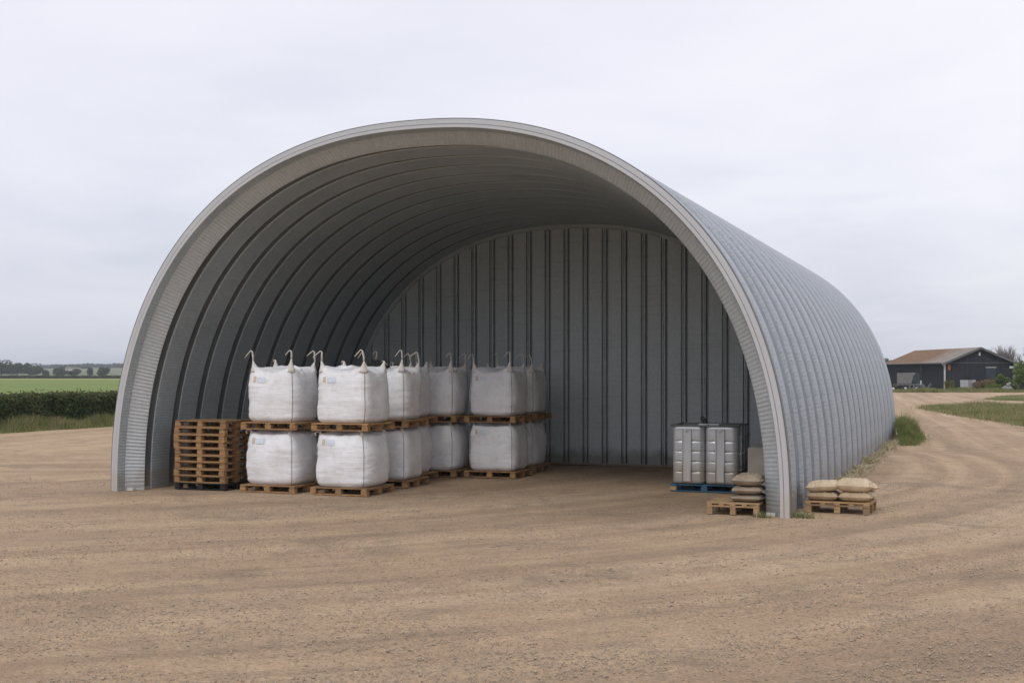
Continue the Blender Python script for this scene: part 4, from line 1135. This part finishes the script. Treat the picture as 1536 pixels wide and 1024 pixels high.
barn = empty('barn', (BX0 + bw / 2, BY, -0.05), 0, 'low black boarded barn with rusty brown metal roof beyond the track', 'barn')
def board_wall(p0, p1, h, gable, name):
    """vertical boards with thin cover strips"""
    mb = MB(); p0 = Vector(p0); p1 = Vector(p1); L = (p1 - p0).length; d = (p1 - p0) / L; nrm = Vector((d.y, -d.x, 0)); n = int(L / 0.28)
    prof = []
    for i in range(n + 1):
        x = L * i / n
        for dx, o_ in ((-0.03, 0), (-0.03, 0.03), (0.03, 0.03), (0.03, 0)): prof.append((min(L, max(0, x + dx)), o_))
    vs = []
    for x, o_ in prof:
        ht = h + (gable * (1 - abs(2 * x / L - 1)) if gable else 0)
        a = p0 + d * x + nrm * o_
        vs += [(a.x, a.y, 0), (a.x, a.y, ht)]
    fs = [(2 * i, 2 * i + 2, 2 * i + 3, 2 * i + 1) for i in range(len(prof) - 1)]
    mb.add(vs, fs); return mb.build(name, 'barn_boards', barn)
hwb = bw / 2
board_wall((-hwb, 0, 0), (hwb, 0, 0), EH, AH - EH, 'gable_wall')
board_wall((hwb, BL, 0), (-hwb, BL, 0), EH, AH - EH, 'gable_wall')
board_wall((-hwb, BL, 0), (-hwb, 0, 0), EH, 0, 'side_wall')
board_wall((hwb, 0, 0), (hwb, BL, 0), EH, 0, 'side_wall')
slope = (AH - EH) / hwb
for sg in (-1, 1):                                        # corrugated roof sheets
    mb = MB(); n = 130; vs = []; ov = 0.45
    for i in range(n + 1):
        y = -0.5 + (BL + 1.0) * i / n; dz = 0.035 if i % 2 else 0.0
        for (xx) in (0.0, hwb * 0.5, hwb + ov):
            vs.append((sg * xx, y, AH + 0.10 - slope * xx + dz))
    m0 = len(vs)
    vs += [(x, y, z - 0.06) for (x, y, z) in vs]
    fs = []
    for base_, fl_ in ((0, sg < 0), (m0, sg > 0)):
        for i in range(n):
            for j in range(2):
                a = base_ + i * 3 + j; q = (a, a + 1, a + 4, a + 3); fs.append(tuple(reversed(q)) if fl_ else q)
    for i in range(n): a = i * 3 + 2; fs.append((a, a + 3, m0 + a + 3, m0 + a))
    for i0 in (0, n):
        for j in range(2): a = i0 * 3 + j; fs.append((a, a + 1, m0 + a + 1, m0 + a))
    mb.add(vs, fs); rf = mb.build('roof', 'barn_roof', barn)
    # verge board at the gable
    vb = MB(); vb.add([(0, -0.56, AH + 0.15), (sg * (hwb + ov), -0.56, AH + 0.15 - slope * (hwb + ov)), (sg * (hwb + ov), -0.56, AH - 0.13 - slope * (hwb + ov)), (0, -0.56, AH - 0.13),
                       (0, -0.50, AH + 0.15), (sg * (hwb + ov), -0.50, AH + 0.15 - slope * (hwb + ov)), (sg * (hwb + ov), -0.50, AH - 0.13 - slope * (hwb + ov)), (0, -0.50, AH - 0.13)],
                      [(0, 1, 2, 3), (7, 6, 5, 4), (0, 4, 5, 1), (1, 5, 6, 2), (2, 6, 7, 3)])
    vb.build('verge_board', 'verge_grey', barn)
    MB().box((sg * (hwb + 0.02), -0.06, EH / 2 - 0.05), (0.2, 0.10, EH)).build('corner_post', 'white_block', barn)
MB().tube([(-hwb - 0.5, -0.45, EH - 0.02), (-hwb - 0.5, BL + 0.3, EH - 0.02)], 0.07, 8).build('gutter', 'steel_dark', barn, True)
MB().tube([(-hwb - 0.5, -0.42, EH - 0.05), (-hwb - 0.28, -0.25, EH - 0.3), (-hwb - 0.05, -0.14, EH - 0.3)], 0.05, 8).build('gutter_bend', 'white_paint', barn, True)
MB().box((-hwb + 0.55, -0.06, EH - 0.55), (0.3, 0.08, 0.75)).build('rusty_plate', 'orange_rust', barn)
MB().box((hwb - 0.38, -0.06, EH - 0.55), (0.45, 0.08, 0.3)).build('pale_plate', 'white_paint', barn)
dr = MB().box((1.45, -0.05, 1.45), (1.25, 0.06, 2.9)).build('door', 'tarp_dark', barn)
MB().box((1.45, -0.10, 2.98), (1.35, 0.12, 0.11)).build('lintel', 'white_block', dr)
MB().box((0.0, -0.06, AH - 0.75), (0.22, 0.10, 0.42)).build('gable_lamp', 'neck_web', barn)
wn = MB().box((-hwb - 0.06, 9.0, 2.0), (0.06, 0.7, 2.6)).build('slit_window', 'debris', barn)
MB().box((-hwb - 0.11, 9.0, 0.95), (0.05, 0.5, 0.55)).build('pale_patch', 'white_paint', wn)
MB().box((0, -0.05, EH + 0.03), (bw * 0.99, 0.03, 0.06)).build('rail', 'tarp_grey', barn)

# covered trailer by the barn's side
tr = empty('farm_trailer', (48.9, 154.5, -0.03), R(-4), 'small trailer under a grey and dark tarpaulin by the barn side', 'trailer')
tb = MB(); tb.add([(-1.25, -0.5, 0.95), (0.2, -0.5, 0.95), (0.45, -0.5, 1.9), (0.75, -0.5, 2.28), (-1.25, -0.5, 2.25), (-1.25, 0.7, 0.95), (0.2, 0.7, 0.95), (0.45, 0.7, 1.9), (0.75, 0.7, 2.28), (-1.25, 0.7, 2.25)],
                  [(0, 1, 2, 3, 4), (9, 8, 7, 6, 5), (0, 5, 6, 1), (1, 6, 7, 2), (2, 7, 8, 3), (3, 8, 9, 4), (4, 9, 5, 0)])
tb.build('tarpaulin', 'tarp_grey', tr)
MB().box((0.65, 0.15, 1.63), (1.15, 0.95, 1.22)).build('tarpaulin', 'tarp_dark', tr)
MB().box((0, 0.1, 0.82), (2.6, 1.1, 0.14)).build('bed', 'metal_scrap', tr)
for wx, wy in ((-0.55, -0.55), (-0.55, 0.75), (0.75, -0.55), (0.75, 0.75)):
    w_ = MB().tube([(wx, wy - 0.09, 0.36), (wx, wy + 0.09, 0.36)], 0.36, 20).build('wheel', 'rubber', tr)
    MB().tube([(wx, wy - 0.11, 0.36), (wx, wy + 0.11, 0.36)], 0.17, 14).build('rim', 'white_paint', w_)
MB().tube([(-1.2, 0.1, 0.72), (-1.9, 0.0, 0.6), (-2.0, 0, 0.1)], 0.05, 8).build('tow_bar', 'metal_scrap', tr)
sc_ = empty('scrap_heap', (49.3, 152.9, -0.03), 0, 'heap of bent scrap metal in front of the trailer', 'scrap metal')
g = random.Random(4); sm = MB()
for k in range(26):
    x, y = g.uniform(-1.2, 1.3), g.uniform(-0.35, 0.5); a = g.uniform(0, 3.14); l = g.uniform(0.3, 0.8); z = g.uniform(0.03, 0.12)
    sm.tube([(x, y, z), (x + math.cos(a) * l, y + math.sin(a) * l * 0.4, z + g.uniform(0.05, 0.95))], g.uniform(0.02, 0.05), 6)
sm.build('bent_bars', 'metal_scrap', sc_)
sm = MB()
for k in range(7): sm.box((g.uniform(-0.9, 1.2), g.uniform(-0.2, 0.4), g.uniform(0.2, 0.9)), (0.35, 0.05, 0.2), Matrix.Rotation(g.uniform(0, 3), 3, 'Y'))
sm.build('bent_plates', 'metal_scrap', sc_)
wl = empty('loose_wheel', (46.2, 151.8, 0.0), 0, 'single loose wheel lying left of the covered trailer', 'wheel')
MB().tube([(-0.06, -0.1, 0.34), (-0.06, 0.1, 0.34)], 0.34, 20).build('tyre', 'rubber', wl); MB().tube([(-0.06, -0.12, 0.34), (-0.06, 0.12, 0.34)], 0.16, 14).build('rim', 'white_paint', wl)
# old sheets leaning on the gable
ls = empty('leaning_panels', (56.9 + 1.45, 159.9, -0.03), 0, 'weathered grey sheets leaning against the black gable wall', 'panels')
for k in range(4):
    mb = MB(); x0 = -1.1 + 0.55 * k
    mb.add([(x0, 0, 0), (x0 + 0.52, 0, 0), (x0 * 0.9 + 0.49, 0.55, 1.35), (x0 * 0.9, 0.55, 1.35), (x0, 0.05, 0), (x0 + 0.52, 0.05, 0), (x0 * 0.9 + 0.49, 0.60, 1.35), (x0 * 0.9, 0.60, 1.35)],
           [(0, 1, 2, 3), (7, 6, 5, 4), (0, 4, 5, 1), (1, 5, 6, 2), (2, 6, 7, 3), (3, 7, 4, 0)])
    mb.build('sheet', 'old_panel' if k != 2 else 'tarp_grey', ls)
def bush(u0, u1, v0, v1, Y, mat, n, leaf, seed, label, name='bush', cat='bush'):
    x = ((u0 + u1) / 2 - 768) / F * Y; w = (u1 - u0) / 2 / F * Y; h = CAMH - (v0 - HZ) / F * Y
    return tree(name, (x, Y, -0.05), h, w * 1.25, mat, n, leaf, seed, label, cat, 'bushes round the barn', trunk=False, base=-0.12, ry=min(w, 2.2))
bush(1459, 1494, 566.5, 586, 157, 'bush_brown', 6000, 0.16, 11, 'reddish brown bush against the black gable')
bush(1492, 1513, 562, 586, 156.5, 'bush_bright', 5000, 0.17, 12, 'bright green bush in the middle of the gable wall')
bush(1478, 1500, 575, 587, 153, 'bush_bright', 3000, 0.13, 13, 'low green bush in front of the reddish bush')
bush(1418, 1429, 570, 586, 156, 'bush_yellow', 2400, 0.13, 14, 'small yellowish bush by the near barn corner')
bush(1434, 1458, 581, 588, 152, 'bush_brown', 2200, 0.12, 15, 'low dry bush in front of the leaning sheets')
bush(1523, 1566, 541, 589, 150, 'bush_bright', 16000, 0.20, 16, 'large bright green bush at the right end of the barn')
bush(1548, 1600, 530, 589, 156, 'bush_bright', 12000, 0.24, 17, 'second large green bush beyond the right end of the barn')
bush(1340, 1346, 575, 587, 156, 'bush_yellow', 1400, 0.13, 18, 'small yellow bush left of the covered trailer')
rk = empty('rubble_heap', (61.9, 155.3, -0.03), 0, 'grey rubble heap between the green bushes at the gable', 'rubble')
g = random.Random(9)
for k in range(9):
    mb = MB(); n0 = 10; vs = []; fs = []; r_ = g.uniform(0.3, 0.55); cx, cy, cz = g.uniform(-0.8, 0.8), g.uniform(-0.3, 0.3), 0.3 if k < 6 else 0.75
    for i in range(7):
        for j in range(n0):
            th, ph = math.pi * i / 6, 2 * math.pi * j / n0; p = Vector((math.sin(th) * math.cos(ph), math.sin(th) * math.sin(ph), math.cos(th) * 0.75)); p *= r_ * (0.85 + 0.35 * mnoise.noise(p * 1.8 + Vector((k, 0, 0)))); vs.append(p + Vector((cx, cy, cz)))
    for i in range(6):
        for j in range(n0): fs.append((i * n0 + j, (i + 1) * n0 + j, (i + 1) * n0 + (j + 1) % n0, i * n0 + (j + 1) % n0))
    mb.add(vs, fs); mb.build('boulder', 'rock', rk)
# bare tree behind the barn
def bare_tree(X, Y, h, seed, label, spread=0.55):
    o = empty('bare_tree', (X, Y, -0.05), 0, label, 'tree', 'leafless trees behind the barn'); g = random.Random(seed)
    tk = MB(); tw = MB()
    def grow(p, d, l, r, depth):
        q = p + d * l * 0.5 + Vector((g.uniform(-.06, .06) * l, g.uniform(-.06, .06) * l, 0)); e = p + d * l
        (tk if depth < 2 else tw).tube([p, q, e], [r, r * 0.85, r * 0.68], 6 if depth < 2 else 4, cap=False)
        if depth >= 6: return
        for k in range(3 if depth < 5 else 2):
            nd_ = (d + Vector((g.uniform(-1, 1), g.uniform(-1, 1), g.uniform(-0.15, 0.6))) * spread).normalized()
            grow(e if k < 2 else q, nd_, l * g.uniform(0.62, 0.82), r * 0.62, depth + 1)
    for k in range(4):
        grow(Vector((0, 0, 0.1)), Vector((g.uniform(-.45, .45), g.uniform(-.3, .3), 1)).normalized(), h * 0.28, h * 0.022, 0)
    tk.build('trunk', 'bark', o); tw.build('twigs', 'twig', o)
bare_tree((1511 - 768) / F * 200, 200, 7.2, 21, 'leafless tree rising behind the right slope of the barn roof')
bare_tree((1548 - 768) / F * 190, 190, 7.0, 23, 'leafless tree at the right edge beyond the barn')
tree('tree', ((1333 - 768) / F * 330, 330, -0.05), 5.8, 1.6, 'tree_leaf', 1600, 0.4, 31, 'dark tree top peeping between the shed and the barn roof', 'tree')

# ------------------------------------------------------------------ air
HAZE = 0.00028
if HAZE:
    mb = MB(); mb.box((0, 950, 5.0), (3400, 2300, 14.4)); 
    m, nt = new_mat('haze'); o_ = nt.nodes.new('ShaderNodeOutputMaterial'); v = nt.nodes.new('ShaderNodeVolumePrincipled')
    v.inputs['Color'].default_value = (0.86, 0.91, 1.0, 1); v.inputs['Density'].default_value = HAZE; v.inputs['Anisotropy'].default_value = 0.2
    nt.links.new(v.outputs[0], o_.inputs['Volume']); M['haze'] = m
    tag(mb.build('haze', 'haze'), 'thin pale haze over the distant fields', None, None, 'stuff')
